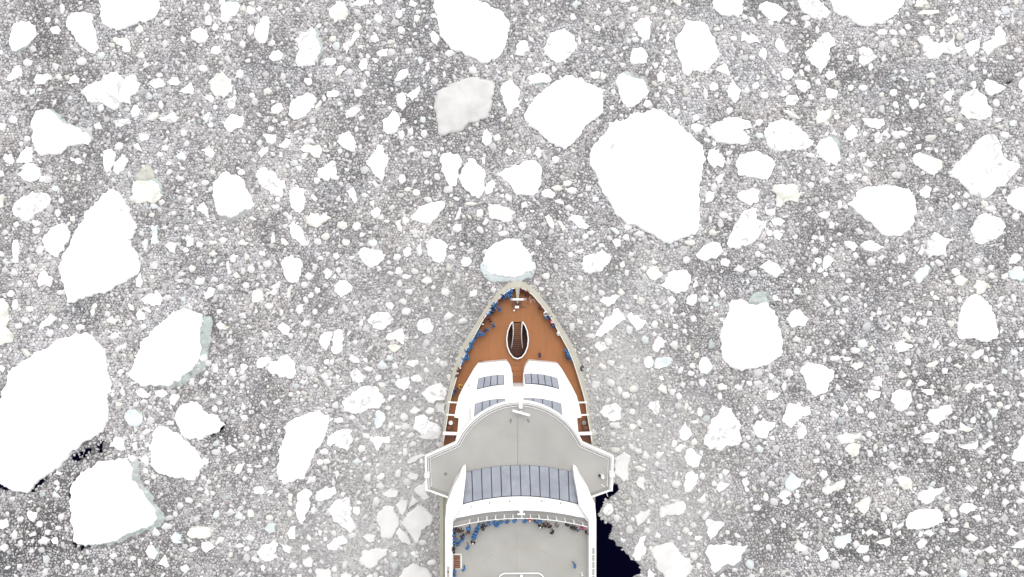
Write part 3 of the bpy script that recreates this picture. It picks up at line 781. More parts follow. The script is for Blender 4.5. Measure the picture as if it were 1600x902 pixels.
def foot_geo(poly, seed):
    q = jag(poly, 2, .10, random.Random(seed)); c = cen(q); n = len(q)
    v = [P(x, y, 0)[:2]+(-.25,) for x, y in q]+[P(c[0]+(x-c[0])*.9, c[1]+(y-c[1])*.9, 0)[:2]+(.075,) for x, y in q]+[P(c[0]+(x-c[0])*.5, c[1]+(y-c[1])*.5, 0)[:2]+(.11,) for x, y in q]+[P(*c, 0)[:2]+(.12,)]
    fc = [(l*n+i, l*n+(i+1) % n, (l+1)*n+(i+1) % n, (l+1)*n+i) for l in (0, 1) for i in range(n)]+[(2*n+i, 2*n+(i+1) % n, 3*n) for i in range(n)]
    return v, [t[::-1] for t in fc]
FEET = []
for i, f in enumerate(NAMED):
    rough = {'S': .5, 'C': .35, 'G': .10, 'D': .10, 'W': .22, 'T': .25}[f['st']]
    v, fc, sm, org = floe_geo(f['q'], f['c'], f['size'], rough, i*3.7, .34 if f['st'] in 'GD' else None)
    o = mesh_obj('ice_floe', v, fc, M[f['st']], None, False, org); o.location = org
    o.data.polygons.foreach_set('use_smooth', sm); f['o'] = o
    fts = []
    if f['ft']: fts.append((f['ft'], foot_poly(f)))
    if f['extra']: fts.append(f['extra'])
    for s_, pl in fts:
        if area(pl) < 0: pl = pl[::-1]
        v, fc = foot_geo(pl, i); fo = mesh_obj('submerged_ice', v, fc, M[s_], o, True, org); FEET.append(pl)
# labels: every floe is told apart by its look and its nearest landmark floe
lm = []
for (x, y), (lab, short) in LAND.items():
    f = min((g for g in NAMED if 'lab' not in g), key=lambda g: math.hypot(g['c'][0]-x, g['c'][1]-y)-.1*g['size'])
    f['lab'] = lab; f['short'] = short; lm.append(f)
GROUP = 'ice floes drifting around the ship'
SHIPM = [('the ship bow', (808,440))]
keyed = {}
for f in NAMED:
    if 'lab' in f: continue
    p = f['p']; xs = [a[0]-f['c'][0] for a in p]; ys = [a[1]-f['c'][1] for a in p]
    ev = np.linalg.eigvalsh(np.cov(np.array([xs, ys]))); asp = math.sqrt(max(ev)/max(min(ev), 1e-6))
    shape = 'elongated' if asp > 1.7 else ('rounded' if len(p) >= 6 else 'angular')
    tint = {'W': 'white', 'S': 'mottled', 'G': 'pale flat', 'D': 'dull grey', 'C': 'cream-tinted', 'T': 'bluish'}[f['st']]
    size = 'large' if f['size'] > 45 else 'medium' if f['size'] > 24 else 'small' if f['size'] > 15 else 'tiny'
    L = min(lm, key=lambda g: math.hypot(g['c'][0]-f['c'][0], g['c'][1]-f['c'][1])-.45*g['size'])
    dx = f['c'][0]-L['c'][0]; dy = f['c'][1]-L['c'][1]
    d = ['right of', 'lower right of', 'below', 'lower left of', 'left of', 'upper left of', 'above', 'upper right of'][int(round(math.atan2(dy, dx)/(math.pi/4))) % 8]
    keyed.setdefault((size, shape, tint, d, L['short']), []).append((math.hypot(dx, dy), f))
ORD = ['nearest', 'second nearest', 'third nearest', 'fourth nearest', 'fifth nearest', 'sixth nearest', 'seventh nearest']
for (size, shape, tint, d, sh), lst in keyed.items():
    for k, (_, f) in enumerate(sorted(lst, key=lambda t: t[0])):
        f['lab'] = f'{size} {shape} {tint} ice floe {d} {sh}' if len(lst) == 1 else f'{ORD[min(k, 6)]} {size} {shape} {tint} ice floe {d} {sh}'
for f in NAMED: tag(f['o'], f['lab'], 'ice floe', GROUP)
# ---------------------------------------------------------------- occupancy raster (sea-level pixels, 1 cell = 0.5 px)
X0, X1, Y0, Y1 = -75, 1690, -75, 985
RES = .5
W_, H_ = int((X1-X0)/RES), int((Y1-Y0)/RES)
occ = np.zeros((H_, W_), np.uint8)
def fill(poly, val):
    xs = [p[0] for p in poly]; ys = [p[1] for p in poly]
    i0 = max(0, int((min(xs)-X0)/RES)-1); i1 = min(W_, int((max(xs)-X0)/RES)+2); j0 = max(0, int((min(ys)-Y0)/RES)-1); j1 = min(H_, int((max(ys)-Y0)/RES)+2)
    if i1 <= i0 or j1 <= j0: return
    gx, gy = np.meshgrid(X0+(np.arange(i0, i1)+.5)*RES, Y0+(np.arange(j0, j1)+.5)*RES)
    m = poly_in(gx, gy, poly); sub = occ[j0:j1, i0:i1]; sub[m & (sub != 1)] = val
def at_occ(px, py):
    i = np.clip(((px-X0)/RES).astype(int), 0, W_-1); j = np.clip(((py-Y0)/RES).astype(int), 0, H_-1); return occ[j, i]
for f in FLOES: fill([(f['c'][0]+(x-f['c'][0])*1.005, f['c'][1]+(y-f['c'][1])*1.005) for x, y in f['q']], 1)
for pl in FEET: fill(pl, 2)
HULLW = [(808,448),(790,470),(768,505),(748,545),(730,590),(715,640),(706,690),(702,800),(702,1000),(914,1000),(914,800),(910,690),(900,640),(886,590),(868,545),(848,505),(826,470)]
fill(HULLW, 1)
# ---------------------------------------------------------------- chips and brash: merged stuff
bv, bf, bc = [], [], []                                  # python lists for the chips
def add_chip(q, c, size, alb, ztop):
    n = len(q); b = len(bv); k = 1-min(.45, 1.6/max(size, 2)); tx, ty = rf.uniform(-.12, .12), rf.uniform(-.12, .12)
    for x, y in q: bv.append(P(x, y, 0)[:2]+(-.03,))
    for x, y in q: X, Y, _ = P(x, y, 0); bv.append((X, Y, ztop*.55))
    for x, y in q: X, Y, _ = P(c[0]+(x-c[0])*k, c[1]+(y-c[1])*k, 0); bv.append((X, Y, ztop+(x-c[0])*S(0)*tx+(y-c[1])*S(0)*ty))
    for l in (0, 1):
        for i in range(n): bf.append((b+l*n+i, b+(l+1)*n+i, b+(l+1)*n+(i+1) % n, b+l*n+(i+1) % n)); bc.append(alb)
    bf.append(tuple(b+2*n+i for i in range(n))[::-1]); bc.append(alb)
def ice_tint(a, r):
    t = r.random()
    if t < .13: return (a*.98, a*.97, a*.90)
    if t < .20: return (a*.93, a*.98, a*.985)
    return (a, a*.983, a*.978)
for f in REST:
    a = {'W': .70, 'S': .62, 'G': .6, 'D': .5, 'C': .74, 'T': .7}[f['st']]*rf.uniform(.9, 1.03)
    add_chip(f['q'], f['c'], f['size'], ice_tint(a, rf), rf.uniform(.16, .3))
# random chips, big ones first
NCH = 8500
u = rng.random(NCH); rad = np.sort(2.3*(1-u*(1-(2.3/8.0)**2.2))**(-1/2.2))[::-1]
grid = {}; G = 13.0
cx_ = rng.uniform(X0, X1, NCH*3); cy_ = rng.uniform(Y0, Y1, NCH*3)
ocv = at_occ(cx_, cy_); opn = openness(cx_, cy_); dk = blobs(cx_, cy_, DARK_B); slw = blobs(cx_, cy_, SLUSH_B); ci = 0
for r in rad:
    for _ in range(3):
        if ci >= NCH*3: break
        x, y, o_, w_, sw, dd = cx_[ci], cy_[ci], ocv[ci], opn[ci], slw[ci], dk[ci]; ci += 1
        if o_ or w_ > -2-r: continue
        if r > 2.6 and rf.random() < .5*dd: continue
        ring = np.array([(x+r*.8*math.cos(t), y+r*.8*math.sin(t)) for t in np.linspace(0, 5.5, 6)])
        if at_occ(ring[:, 0], ring[:, 1]).max() == 1: continue
        gx, gy = int(x//G), int(y//G)
        if any(math.hypot(x-a, y-b) < (r+c)*.95 for i in (-1, 0, 1) for j in (-1, 0, 1) for a, b, c in grid.get((gx+i, gy+j), ())): continue
        grid.setdefault((gx, gy), []).append((x, y, r))
        n = rf.randint(4, 7); a0 = rf.random()*6.28; el = rf.uniform(.5, 1.0); ro = rf.random()*3.14; q = []
        for i in range(n):
            t = a0-2*math.pi*(i+rf.uniform(-.28, .28))/n; rr = r*rf.uniform(.78, 1.28); ux, uy = rr*math.cos(t), rr*el*math.sin(t)
            q.append((x+ux*math.cos(ro)-uy*math.sin(ro), y+ux*math.sin(ro)+uy*math.cos(ro)))
        q = q[::-1]
        a = min(.82, max(.36, rf.gauss(.50, .08)+(.02*(r-3)))); a = a*(1-.6*sw)+(.60+rf.gauss(0,.05))*.6*sw; a = a+.2*(rf.random() < .12)*(1-.5*sw)
        add_chip(q, (x, y), r*1.8, ice_tint(a, rf), rf.uniform(.10, .2))
        fill(q, 3); break
def boxblur(a, r):
    for ax in (0, 1):
        c = np.cumsum(np.pad(a, [(r+1, r) if k == ax else (0, 0) for k in (0, 1)], mode='edge'), axis=ax, dtype=np.float32)
        a = (np.take(c, np.arange(2*r+1, c.shape[ax]), ax)-np.take(c, np.arange(0, c.shape[ax]-2*r-1), ax))/(2*r+1)
    return a
blur = boxblur((occ == 1).astype(np.float32), 9)           # how close the next floe is: slush frozen to its rim is paler
# fine brash: a jittered lattice of little faceted lumps
s0 = S(0); PITCH = .495
xa, ya, _ = P(X0, Y1); xb, yb, _ = P(X1, Y0)
nx, ny = int((xb-xa)/PITCH), int((yb-ya)/(PITCH*.866))
jj, ii = np.meshgrid(np.arange(ny), np.arange(nx), indexing='ij')
lx = xa+(ii+.5*(jj % 2))*PITCH+rng.normal(0, .31, (ny, nx))*PITCH
ly = ya+jj*PITCH*.866+rng.normal(0, .29, (ny, nx))*PITCH
lx += (fbm(ii/7., jj/7., 2, 2)-.5)*1.5; ly += (fbm(ii/7., jj/7., 4, 2)-.5)*1.5
def nb(a, dj, di_even, di_odd):
    r0 = np.roll(a, -dj, 0)
    return np.where((jj % 2) == 0, np.roll(r0, -di_even, 1), np.roll(r0, -di_odd, 1))
NBR = [(0,1,1),(1,0,1),(1,-1,0),(0,-1,-1),(-1,-1,0),(-1,0,1)]
nbx = [nb(lx, *k) for k in NBR]; nby = [nb(ly, *k) for k in NBR]
hx = np.stack([(lx+nbx[k]+nbx[(k+1) % 6])/3 for k in range(6)], -1); hy = np.stack([(ly+nby[k]+nby[(k+1) % 6])/3 for k in range(6)], -1)
px = lx/s0+NX; py = NY-ly/s0
keep = np.ones((ny, nx), bool); keep[:2] = keep[-2:] = False; keep[:, :2] = keep[:, -2:] = False
halo = np.clip(blur[np.clip(((py-Y0)/RES).astype(int), 0, H_-1), np.clip(((px-X0)/RES).astype(int), 0, W_-1)]*2, 0, 1)
oc = at_occ(px, py); keep &= (oc != 1) & (oc != 3); keep &= ~((oc == 2) & (rng.random((ny, nx)) < .58))
opf = openness(px, py); keep &= (opf < -1) | ((opf < .91) & (rng.random((ny, nx)) < .62*np.clip(1-(opf+1)/4, 0, 1)))
dark = blobs(px, py, DARK_B); slush = blobs(px, py, SLUSH_B); big = fbm(px/60, py/60, 0, 4)
keep &= rng.random((ny, nx)) > (.03+.10*dark+.50*slush)
I = np.nonzero(keep); n = len(I[0]); X, Y = lx[I], ly[I]; HX, HY = hx[I], hy[I]; dk, sw, bg_ = dark[I], slush[I], big[I]
shr = np.clip(rng.normal(.89, .13, n)-.20*dk-.10*(bg_ < .42), .4, 1.0)[:, None]*np.clip(rng.normal(1, .07, (n, 6)), .8, 1.15)
HX = X[:, None]+(HX-X[:, None])*shr; HY = Y[:, None]+(HY-Y[:, None])*shr
zt = np.clip(rng.gamma(3.2, .024, n), .025, .18)*(1-.6*sw)
ins = np.clip(rng.normal(.76, .07, n), .55, .92)[:, None]; ox = rng.normal(0, .03, n)[:, None]; oy = rng.normal(0, .03, n)[:, None]
V = np.zeros((n, 12, 3)); V[:, :6, 0] = HX; V[:, :6, 1] = HY; V[:, :6, 2] = .012+.3*zt[:, None]*rng.random((n, 6))
V[:, 6:, 0] = X[:, None]+(HX-X[:, None])*ins+ox; V[:, 6:, 1] = Y[:, None]+(HY-Y[:, None])*ins+oy; V[:, 6:, 2] = (zt+.02)[:, None]*rng.uniform(.85, 1.15, (n, 6))
alb = np.clip(rng.normal(.408, .055, n)+(rng.random(n) < .08)*rng.uniform(.04, .20, n)-(rng.random(n) < .15)*rng.uniform(.05, .2, n), .18, .84)+(bg_-.5)*.30-.06*dk
alb = alb+.16*halo[I]*np.clip((fbm(X/5, Y/5, 1, 2)-.35)*4, 0, 1)
alb = alb*(1-.85*sw)+.85*sw*(.43+rng.normal(0, .03, n)); alb = np.clip(alb, .12, .84)
tn = fbm(X/6, Y/6, 5, 3)-.5
ctint = np.stack([alb*(1+.05*tn), alb*(.968-.015*tn+.026*sw), alb*(.978-.10*tn-.02*sw)], -1)
base = (np.arange(n)*12)[:, None, None]; Tq = np.array([[k, (k+1) % 6, 6+(k+1) % 6, 6+k] for k in range(6)])[None]; Th = np.array([[6, 7, 8, 9, 10, 11]])[None]
Tq = (base+Tq).reshape(-1, 4); Th = (base+Th).reshape(-1, 6)
cv = np.array(bv, float)
fl = [len(q) for q in bf]; cl = np.array([i for q in bf for i in q]); nb_ = len(bv)
allv = np.concatenate([cv, V.reshape(-1, 3)]); loops = np.concatenate([cl, Tq.reshape(-1)+nb_, Th.reshape(-1)+nb_]).astype(np.int32)
tot = np.concatenate([np.array(fl), np.full(len(Tq), 4), np.full(len(Th), 6)]).astype(np.int32); start = np.concatenate([[0], np.cumsum(tot)[:-1]]).astype(np.int32)
me = bpy.data.meshes.new('brash_ice'); me.vertices.add(len(allv)); me.vertices.foreach_set('co', allv.astype(np.float32).ravel())
me.loops.add(len(loops)); me.loops.foreach_set('vertex_index', loops); me.polygons.add(len(tot)); me.polygons.foreach_set('loop_start', start)
me.update(calc_edges=True); me.validate()
at_ = me.attributes.new('tint', 'FLOAT_COLOR', 'FACE')
fc_ = np.concatenate([np.array(bc), np.repeat(ctint, 6, 0), ctint]); fc_ = np.concatenate([fc_, np.ones((len(fc_), 1))], 1)
at_.data.foreach_set('color', fc_.astype(np.float32).ravel())
m, nt, b = new_mat('brash'); a = nt.nodes.new('ShaderNodeAttribute'); a.attribute_name = 'tint'
tc = nt.nodes.new('ShaderNodeTexCoord'); nz = nt.nodes.new('ShaderNodeTexNoise'); nz.inputs['Scale'].default_value = 5; nz.inputs['Detail'].default_value = 5; nt.links.new(tc.outputs['Object'], nz.inputs['Vector'])
mr = nt.nodes.new('ShaderNodeMapRange'); mr.inputs[3].default_value = .80; mr.inputs[4].default_value = 1.2; nt.links.new(nz.outputs[0], mr.inputs[0])
mx = nt.nodes.new('ShaderNodeVectorMath'); mx.operation = 'SCALE'; nt.links.new(a.outputs['Color'], mx.inputs[0]); nt.links.new(mr.outputs[0], mx.inputs['Scale'])
nt.links.new(mx.outputs[0], b.inputs['Base Color']); b.inputs['Roughness'].default_value = .6
me.materials.append(m)
bo = bpy.data.objects.new('brash_ice', me); COL.objects.link(bo)
tag(bo, 'small grey and white brash ice packed between the floes', 'brash ice', None, 'stuff')
# ---------------------------------------------------------------- the sea: open water and slush
step = .5; gx = np.arange(xa, xb, step); gy = np.arange(ya, yb, step); GX, GY = np.meshgrid(gx, gy); nr, nc = GX.shape
qx, qy = GX/s0+NX, NY-GY/s0
op = np.clip(.5+openness(qx, qy)/6, 0, 1); dkm = blobs(qx, qy, DARK_B); slm = blobs(qx, qy, SLUSH_B)
ga = .205+(fbm(qx/60, qy/60, 0, 4)-.5)*.16-.115*dkm; ga = ga*(1-slm)+slm*(.40+(fbm(qx/12, qy/12, 3, 3)-.5)*.16); ga = np.clip(ga, .03, .6)
idx = np.arange(nr*nc).reshape(nr, nc); Q = np.stack([idx[:-1, :-1], idx[:-1, 1:], idx[1:, 1:], idx[1:, :-1]], -1).reshape(-1, 4)
vz = np.zeros(nr*nc)
me = bpy.data.meshes.new('sea'); me.vertices.add(nr*nc+4)
R_ = 3000.0
co = np.concatenate([np.stack([GX.ravel(), GY.ravel(), vz], -1), [(-R_, -R_, -.4), (R_, -R_, -.4), (R_, R_, -.4), (-R_, R_, -.4)]])
me.vertices.foreach_set('co', co.astype(np.float32).ravel()); Qa = np.concatenate([Q, [[nr*nc, nr*nc+1, nr*nc+2, nr*nc+3]]]).astype(np.int32)
me.loops.add(Qa.size); me.loops.foreach_set('vertex_index', Qa.ravel()); me.polygons.add(len(Qa)); me.polygons.foreach_set('loop_start', np.arange(0, Qa.size, 4).astype(np.int32)); me.update(calc_edges=True)
for nm, arr, dv in (('open_water', op, 0.0), ('slush', ga, .3)):
    t = me.attributes.new(nm, 'FLOAT', 'POINT'); t.data.foreach_set('value', np.concatenate([arr.ravel(), [dv]*4]).astype(np.float32))
m, nt, b = new_mat('sea_slush'); N = nt.nodes; L = nt.links
ao = N.new('ShaderNodeAttribute'); ao.attribute_name = 'open_water'; asl = N.new('ShaderNodeAttribute'); asl.attribute_name = 'slush'
tc = N.new('ShaderNodeTexCoord')
nz = N.new('ShaderNodeTexNoise'); nz.inputs['Scale'].default_value = 2.2; nz.inputs['Detail'].default_value = 8; nz.inputs['Roughness'].default_value = .65; L.new(tc.outputs['Object'], nz.inputs['Vector'])
vo = N.new('ShaderNodeTexVoronoi'); vo.inputs['Scale'].default_value = 5.5; L.new(tc.outputs['Object'], vo.inputs['Vector'])
mr = N.new('ShaderNodeMapRange'); mr.inputs[1].default_value = .3; mr.inputs[2].default_value = .7; mr.inputs[3].default_value = .55; mr.inputs[4].default_value = 1.35; L.new(nz.outputs[0], mr.inputs[0])
m2 = N.new('ShaderNodeMapRange'); m2.inputs[3].default_value = .8; m2.inputs[4].default_value = 1.2; sp = N.new('ShaderNodeSeparateColor'); L.new(vo.outputs['Color'], sp.inputs[0]); L.new(sp.outputs[0], m2.inputs[0])
mu = N.new('ShaderNodeMath'); mu.operation = 'MULTIPLY'; L.new(mr.outputs[0], mu.inputs[0]); L.new(m2.outputs[0], mu.inputs[1])
mu2 = N.new('ShaderNodeMath'); mu2.operation = 'MULTIPLY'; L.new(mu.outputs[0], mu2.inputs[0]); L.new(asl.outputs['Fac'], mu2.inputs[1])
cb = N.new('ShaderNodeCombineColor')
for k, g in enumerate((1.0, .963, .976)):
    q = N.new('ShaderNodeMath'); q.operation = 'MULTIPLY'; q.inputs[1].default_value = g; L.new(mu2.outputs[0], q.inputs[0]); L.new(q.outputs[0], cb.inputs[k])
mm = N.new('ShaderNodeMapRange'); mm.inputs[1].default_value = .42; mm.inputs[2].default_value = .58; nz2 = N.new('ShaderNodeTexNoise'); nz2.inputs['Scale'].default_value = 3; nz2.inputs['Detail'].default_value = 6; L.new(tc.outputs['Object'], nz2.inputs['Vector'])
ad = N.new('ShaderNodeMath'); ad.operation = 'MULTIPLY_ADD'; ad.inputs[1].default_value = .35; L.new(nz2.outputs[0], ad.inputs[0]); su = N.new('ShaderNodeMath'); su.operation = 'SUBTRACT'; su.inputs[1].default_value = .175
L.new(ao.outputs['Fac'], ad.inputs[2]); L.new(ad.outputs[0], su.inputs[0]); L.new(su.outputs[0], mm.inputs[0])
mix = N.new('ShaderNodeMix'); mix.data_type = 'RGBA'; L.new(mm.outputs[0], mix.inputs[0]); L.new(cb.outputs[0], mix.inputs[6]); mix.inputs[7].default_value = (.0006, .0005, .0075, 1)
L.new(mix.outputs[2], b.inputs['Base Color'])
rr = N.new('ShaderNodeMapRange'); rr.inputs[3].default_value = .7; rr.inputs[4].default_value = .12; L.new(mm.outputs[0], rr.inputs[0]); L.new(rr.outputs[0], b.inputs['Roughness'])
sr = N.new('ShaderNodeMapRange'); sr.inputs[3].default_value = .3; sr.inputs[4].default_value = .015; L.new(mm.outputs[0], sr.inputs[0]); L.new(sr.outputs[0], b.inputs['Specular IOR Level'])
wv = N.new('ShaderNodeTexNoise'); wv.inputs['Scale'].default_value = 1.4; wv.inputs['Detail'].default_value = 4; L.new(tc.outputs['Object'], wv.inputs['Vector'])
bp = N.new('ShaderNodeBump'); bp.inputs['Strength'].default_value = .25; bp.inputs['Distance'].default_value = .1; L.new(wv.outputs[0], bp.inputs['Height']); L.new(bp.outputs[0], b.inputs['Normal'])
me.materials.append(m)
so = bpy.data.objects.new('sea', me); COL.objects.link(so); tag(so, kind='structure')
# ---------------------------------------------------------------- the ship
def plain(name, c, rough=.5, var=.06, scale=.6, metallic=0, bump=0.0):
    return noise_mat(name, tuple(x*(1-var) for x in c), tuple(min(1, x*(1+var)) for x in c), scale, rough, bump, 6, 5, .3, .7, False, metallic)
M['white'] = plain('white_paint', (.80,.795,.785), .35, .025)
M['cap'] = plain('bulwark_grey_paint', (.372,.355,.292), .5, .07, .8)
M['hull'] = plain('hull_paint', (.50,.47,.41), .45, .08, .5)
M['boot'] = plain('red_antifouling', (.25,.05,.05), .6, .15)
M['deckgrey'] = plain('grey_deck_coating', (.335,.325,.305), .75, .085, .22, 0, .1)
M['gutter'] = plain('gutter_grey', (.24,.232,.22), .7, .05)
M['dark'] = plain('black_window_frame', (.03,.033,.045), .4, .1)
M['brownwood'] = plain('dark_brown_wood', (.14,.045,.018), .5, .3, 2)
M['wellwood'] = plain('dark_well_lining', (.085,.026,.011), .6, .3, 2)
M['stepwood'] = plain('stair_tread_wood', (.22,.078,.026), .5, .2, 3)
M['line'] = plain('pale_yellow_line_paint', (.33,.32,.255), .7, .06)
M['wline'] = plain('white_line_paint', (.58,.57,.54), .7, .05)
M['seam'] = plain('deck_seam_caulk', (.26,.25,.235), .7, .1)
M['steel'] = plain('dull_steel', (.22,.22,.22), .4, .2, 2, .5)
M['black'] = plain('black_rubber', (.015,.015,.018), .6, .2)
M['yellow'] = plain('yellow_paint', (.55,.42,.03), .5, .1)
M['pink'] = plain('pink_white_hose', (.72,.45,.47), .5, .1, 3)
M['orange'] = plain('orange_plastic', (.55,.12,.03), .5, .1)
# teak: fore-and-aft planks of slightly different browns with dark caulking
m, nt, b = new_mat('teak_deck'); N = nt.nodes; L = nt.links
tc = N.new('ShaderNodeTexCoord'); sx = N.new('ShaderNodeSeparateXYZ'); L.new(tc.outputs['Object'], sx.inputs[0])
def mth(op, a, bb=None, c=None):
    q = N.new('ShaderNodeMath'); q.operation = op
    for i, v in enumerate((a, bb, c)):
        if v is None: continue
        if isinstance(v, (int, float)): q.inputs[i].default_value = v
        else: L.new(v, q.inputs[i])
    return q.outputs[0]
pl = mth('MULTIPLY', sx.outputs[0], 1/.14); fr = mth('FRACT', pl); fl_ = mth('FLOOR', pl); ln = mth('FLOOR', mth('MULTIPLY_ADD', sx.outputs[1], 1/2.4, mth('MULTIPLY', fl_, .37)))
wnz = N.new('ShaderNodeTexWhiteNoise'); wnz.noise_dimensions = '2D'; cx3 = N.new('ShaderNodeCombineXYZ'); L.new(fl_, cx3.inputs[0]); L.new(ln, cx3.inputs[1]); L.new(cx3.outputs[0], wnz.inputs[0])
nz = N.new('ShaderNodeTexNoise'); nz.inputs['Scale'].default_value = .5; nz.inputs['Detail'].default_value = 6; L.new(tc.outputs['Object'], nz.inputs['Vector'])
fac = mth('ADD', mth('MULTIPLY', wnz.outputs[0], .45), mth('MULTIPLY', nz.outputs[0], .7))
rp = N.new('ShaderNodeValToRGB'); rp.color_ramp.elements[0].position = .2; rp.color_ramp.elements[1].position = .95
rp.color_ramp.elements[0].color = (.272,.102,.030,1); rp.color_ramp.elements[1].color = (.32,.126,.040,1); L.new(fac, rp.inputs[0])
ck = mth('LESS_THAN', fr, .06); mixc = N.new('ShaderNodeMix'); mixc.data_type = 'RGBA'; L.new(ck, mixc.inputs[0]); L.new(rp.outputs[0], mixc.inputs[6]); mixc.inputs[7].default_value = (.12,.05,.025,1)
L.new(mixc.outputs[2], b.inputs['Base Color']); b.inputs['Roughness'].default_value = .65; M['teak'] = m
# window glass: blue-grey, mirrors the sky; noise paints extra reflections into the base
m, nt, b = new_mat('painted_reflection_glass'); N = nt.nodes; L = nt.links
tc = N.new('ShaderNodeTexCoord'); nz = N.new('ShaderNodeTexNoise'); nz.inputs['Scale'].default_value = .45; nz.inputs['Detail'].default_value = 5; nz.inputs['Distortion'].default_value = .8; L.new(tc.outputs['Object'], nz.inputs['Vector'])
rp = N.new('ShaderNodeValToRGB'); rp.color_ramp.elements[0].position = .35; rp.color_ramp.elements[1].position = .65
rp.color_ramp.elements[0].color = (.255,.272,.315,1); rp.color_ramp.elements[1].color = (.31,.328,.37,1); L.new(nz.outputs[0], rp.inputs[0]); L.new(rp.outputs[0], b.inputs['Base Color'])
b.inputs['Roughness'].default_value = .08; b.inputs['Specular IOR Level'].default_value = .6; M['glass'] = m
m, nt, b = new_mat('clear_glass'); b.inputs['Base Color'].default_value = (.30,.33,.33,1); b.inputs['Roughness'].default_value = .05; b.inputs['Alpha'].default_value = .12; M['clear'] = m

CXS = (808.3-NX)*.1                                       # ship's centre line in metres
ship = empty('expedition_ship', (CXS, -22.0, 0.0))
tag(ship, 'white expedition ship with brown bow deck and grey upper decks, pushing through ice', 'ship')
def C(dx, py, h): return (CXS+dx*S(h), (NY-py)*S(h), h)    # dx: pixels from the centre line as seen at height h
def sym(half, h):                                         # half: [(dx, py)...] from bow to stern, closed both sides (counter-clockwise seen from above)
    return [C(-a, y, h) for a, y in half]+[C(a, y, h) for a, y in half[::-1]]
def interp(tab, y): return float(np.interp(y, [t[1] for t in tab], [t[0] for t in tab]))
INNER = [(5,450.5),(13,454),(23,461),(36,476),(53,499),(65.5,522),(78.6,546),(87,566),(94.8,590),(102.5,616),(106.5,632),(108.5,648),(113,674),(115.5,690),(116,720),(116,1150)]
OUTER = [(0,438.8),(8,440.4),(15.5,444),(30,455.5),(47.6,477.7),(63,502),(80,528.6),(91.5,552),(100.3,578),(107.2,608.5),(110.5,622),(114,650),(117.5,676),(119.5,694),(121,740),(121.5,800),(121.5,1150)]
def smooth_tab(t, n=3):
    out = []
    for i in range(len(t)-1):
        for k in range(n): u = k/n; out.append((t[i][0]*(1-u)+t[i+1][0]*u, t[i][1]*(1-u)+t[i+1][1]*u))
    return out+[t[-1]]
# hull: lofted from waterline to the flared bulwark
zs = [(-2.5,.70,6.5),(0,.76,5.0),(1.4,.80,4.2),(5,.89,2.6),(9,.965,1.0),(12.2,1.0,0.0),(13.15,1.0,0.0)]
oh = smooth_tab(OUTER, 2); hb = MB(); rings = []
for z, k, aft in zs:
    r = []
    for a, y in [(-a, y) for a, y in oh[::-1]]+[(a, y) for a, y in oh[1:]]:
        X, Y, _ = C(a, y, 13.15); t = min(1, max(0, (-Y+2)/45)); kk = k+(1-k)*.75*t
        r.append((CXS+(X-CXS)*kk, Y-aft*max(0, 1-(-Y+2)/40), z))
    rings.append(r)
n = len(rings[0]); v = [p for r in rings for p in r]; f = [(l*n+i, l*n+i+1, (l+1)*n+i+1, (l+1)*n+i) for l in range(len(rings)-1) for i in range(n-1)]
f += [tuple(l*n for l in range(len(rings)))+tuple(l*n+n-1 for l in range(len(rings)))[::-1]]
hull = MB().add(v, f).build('hull', M['hull'], ship)
hull.data.materials.append(M['boot'])
for p in hull.data.polygons:
    if p.center.z < 1.3: p.material_index = 1
# bulwark cap: wide grey band between hull edge and deck, sloping outboard
ih = smooth_tab(INNER, 2); ih[0] = (1.5, 450.5); ys = sorted(set([y for _, y in oh]+[y for _, y in ih]))
cb = MB()
for sg in (-1, 1):
    A = []; B = []
    pts = [(439.0+.0, 0)]+[(y, None) for y in ys if y > 440]
    for y, _ in pts:
        a = interp(OUTER, y) if y > 439.5 else 0.0; A.append(C(sg*a, y, 13.16)); yi = max(y, 450.5); bi = 0.0 if y <= 450.5 else interp(INNER, yi); B.append(C(sg*min(bi, a-2.0 if y > 450.5 else bi), yi, 13.32))
    D = [(p[0], p[1], 12.0) for p in B]; n = len(A)
    cb.add(A+B+D, [(i, i+1, n+i+1, n+i) for i in range(n-1)]+[(n+i, n+i+1, 2*n+i+1, 2*n+i) for i in range(n-1)])
cap = cb.build('bulwark_cap', M['cap'], ship)
for sg in (-1, 1):                                        # pale hand rail on the inner edge
    MB().tube([C(sg*max(a+.4, 3), y, 13.42) for a, y in smooth_tab(INNER[:14], 2)], .055).build('hand_rail', M['white'], ship)
# bow deck with the oval stairwell opening
OV = [(-7.6,503.5),(-11.5,509),(-15.0,518),(-16.6,530),(-15.6,541),(-12,551),(-6.5,558),(0,560.3),(6.5,558),(12,551),(15.6,541),(16.6,530),(15.0,518),(11.5,509),(7.6,503.5)]
hole = [C(a, y, 12.0) for a, y in OV]
deck = MB().slab(sym([(a+1.2, y) for a, y in INNER[:-1]]+[(116,770)], 12.0), 11.7, [hole]).build('bow_deck', M['teak'], ship)
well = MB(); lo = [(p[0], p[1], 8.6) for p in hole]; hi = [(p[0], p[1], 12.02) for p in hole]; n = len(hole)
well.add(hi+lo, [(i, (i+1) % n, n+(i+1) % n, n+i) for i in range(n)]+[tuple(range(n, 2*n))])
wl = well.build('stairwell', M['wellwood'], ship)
MB().tube([C(a*1.02, 530+(y-530)*1.02, 12.95) for a, y in OV], .095, 8).build('coaming', M['white'], wl)
cm = MB(); hi = [C(a*1.01, 530+(y-530)*1.01, 12.9) for a, y in OV]; lo = [(p[0], p[1], 12.0) for p in hi]
cm.add(hi+lo, [(i, i+1, n+i+1, n+i) for i in range(n-1)]).build('coaming_wall', M['white'], wl)
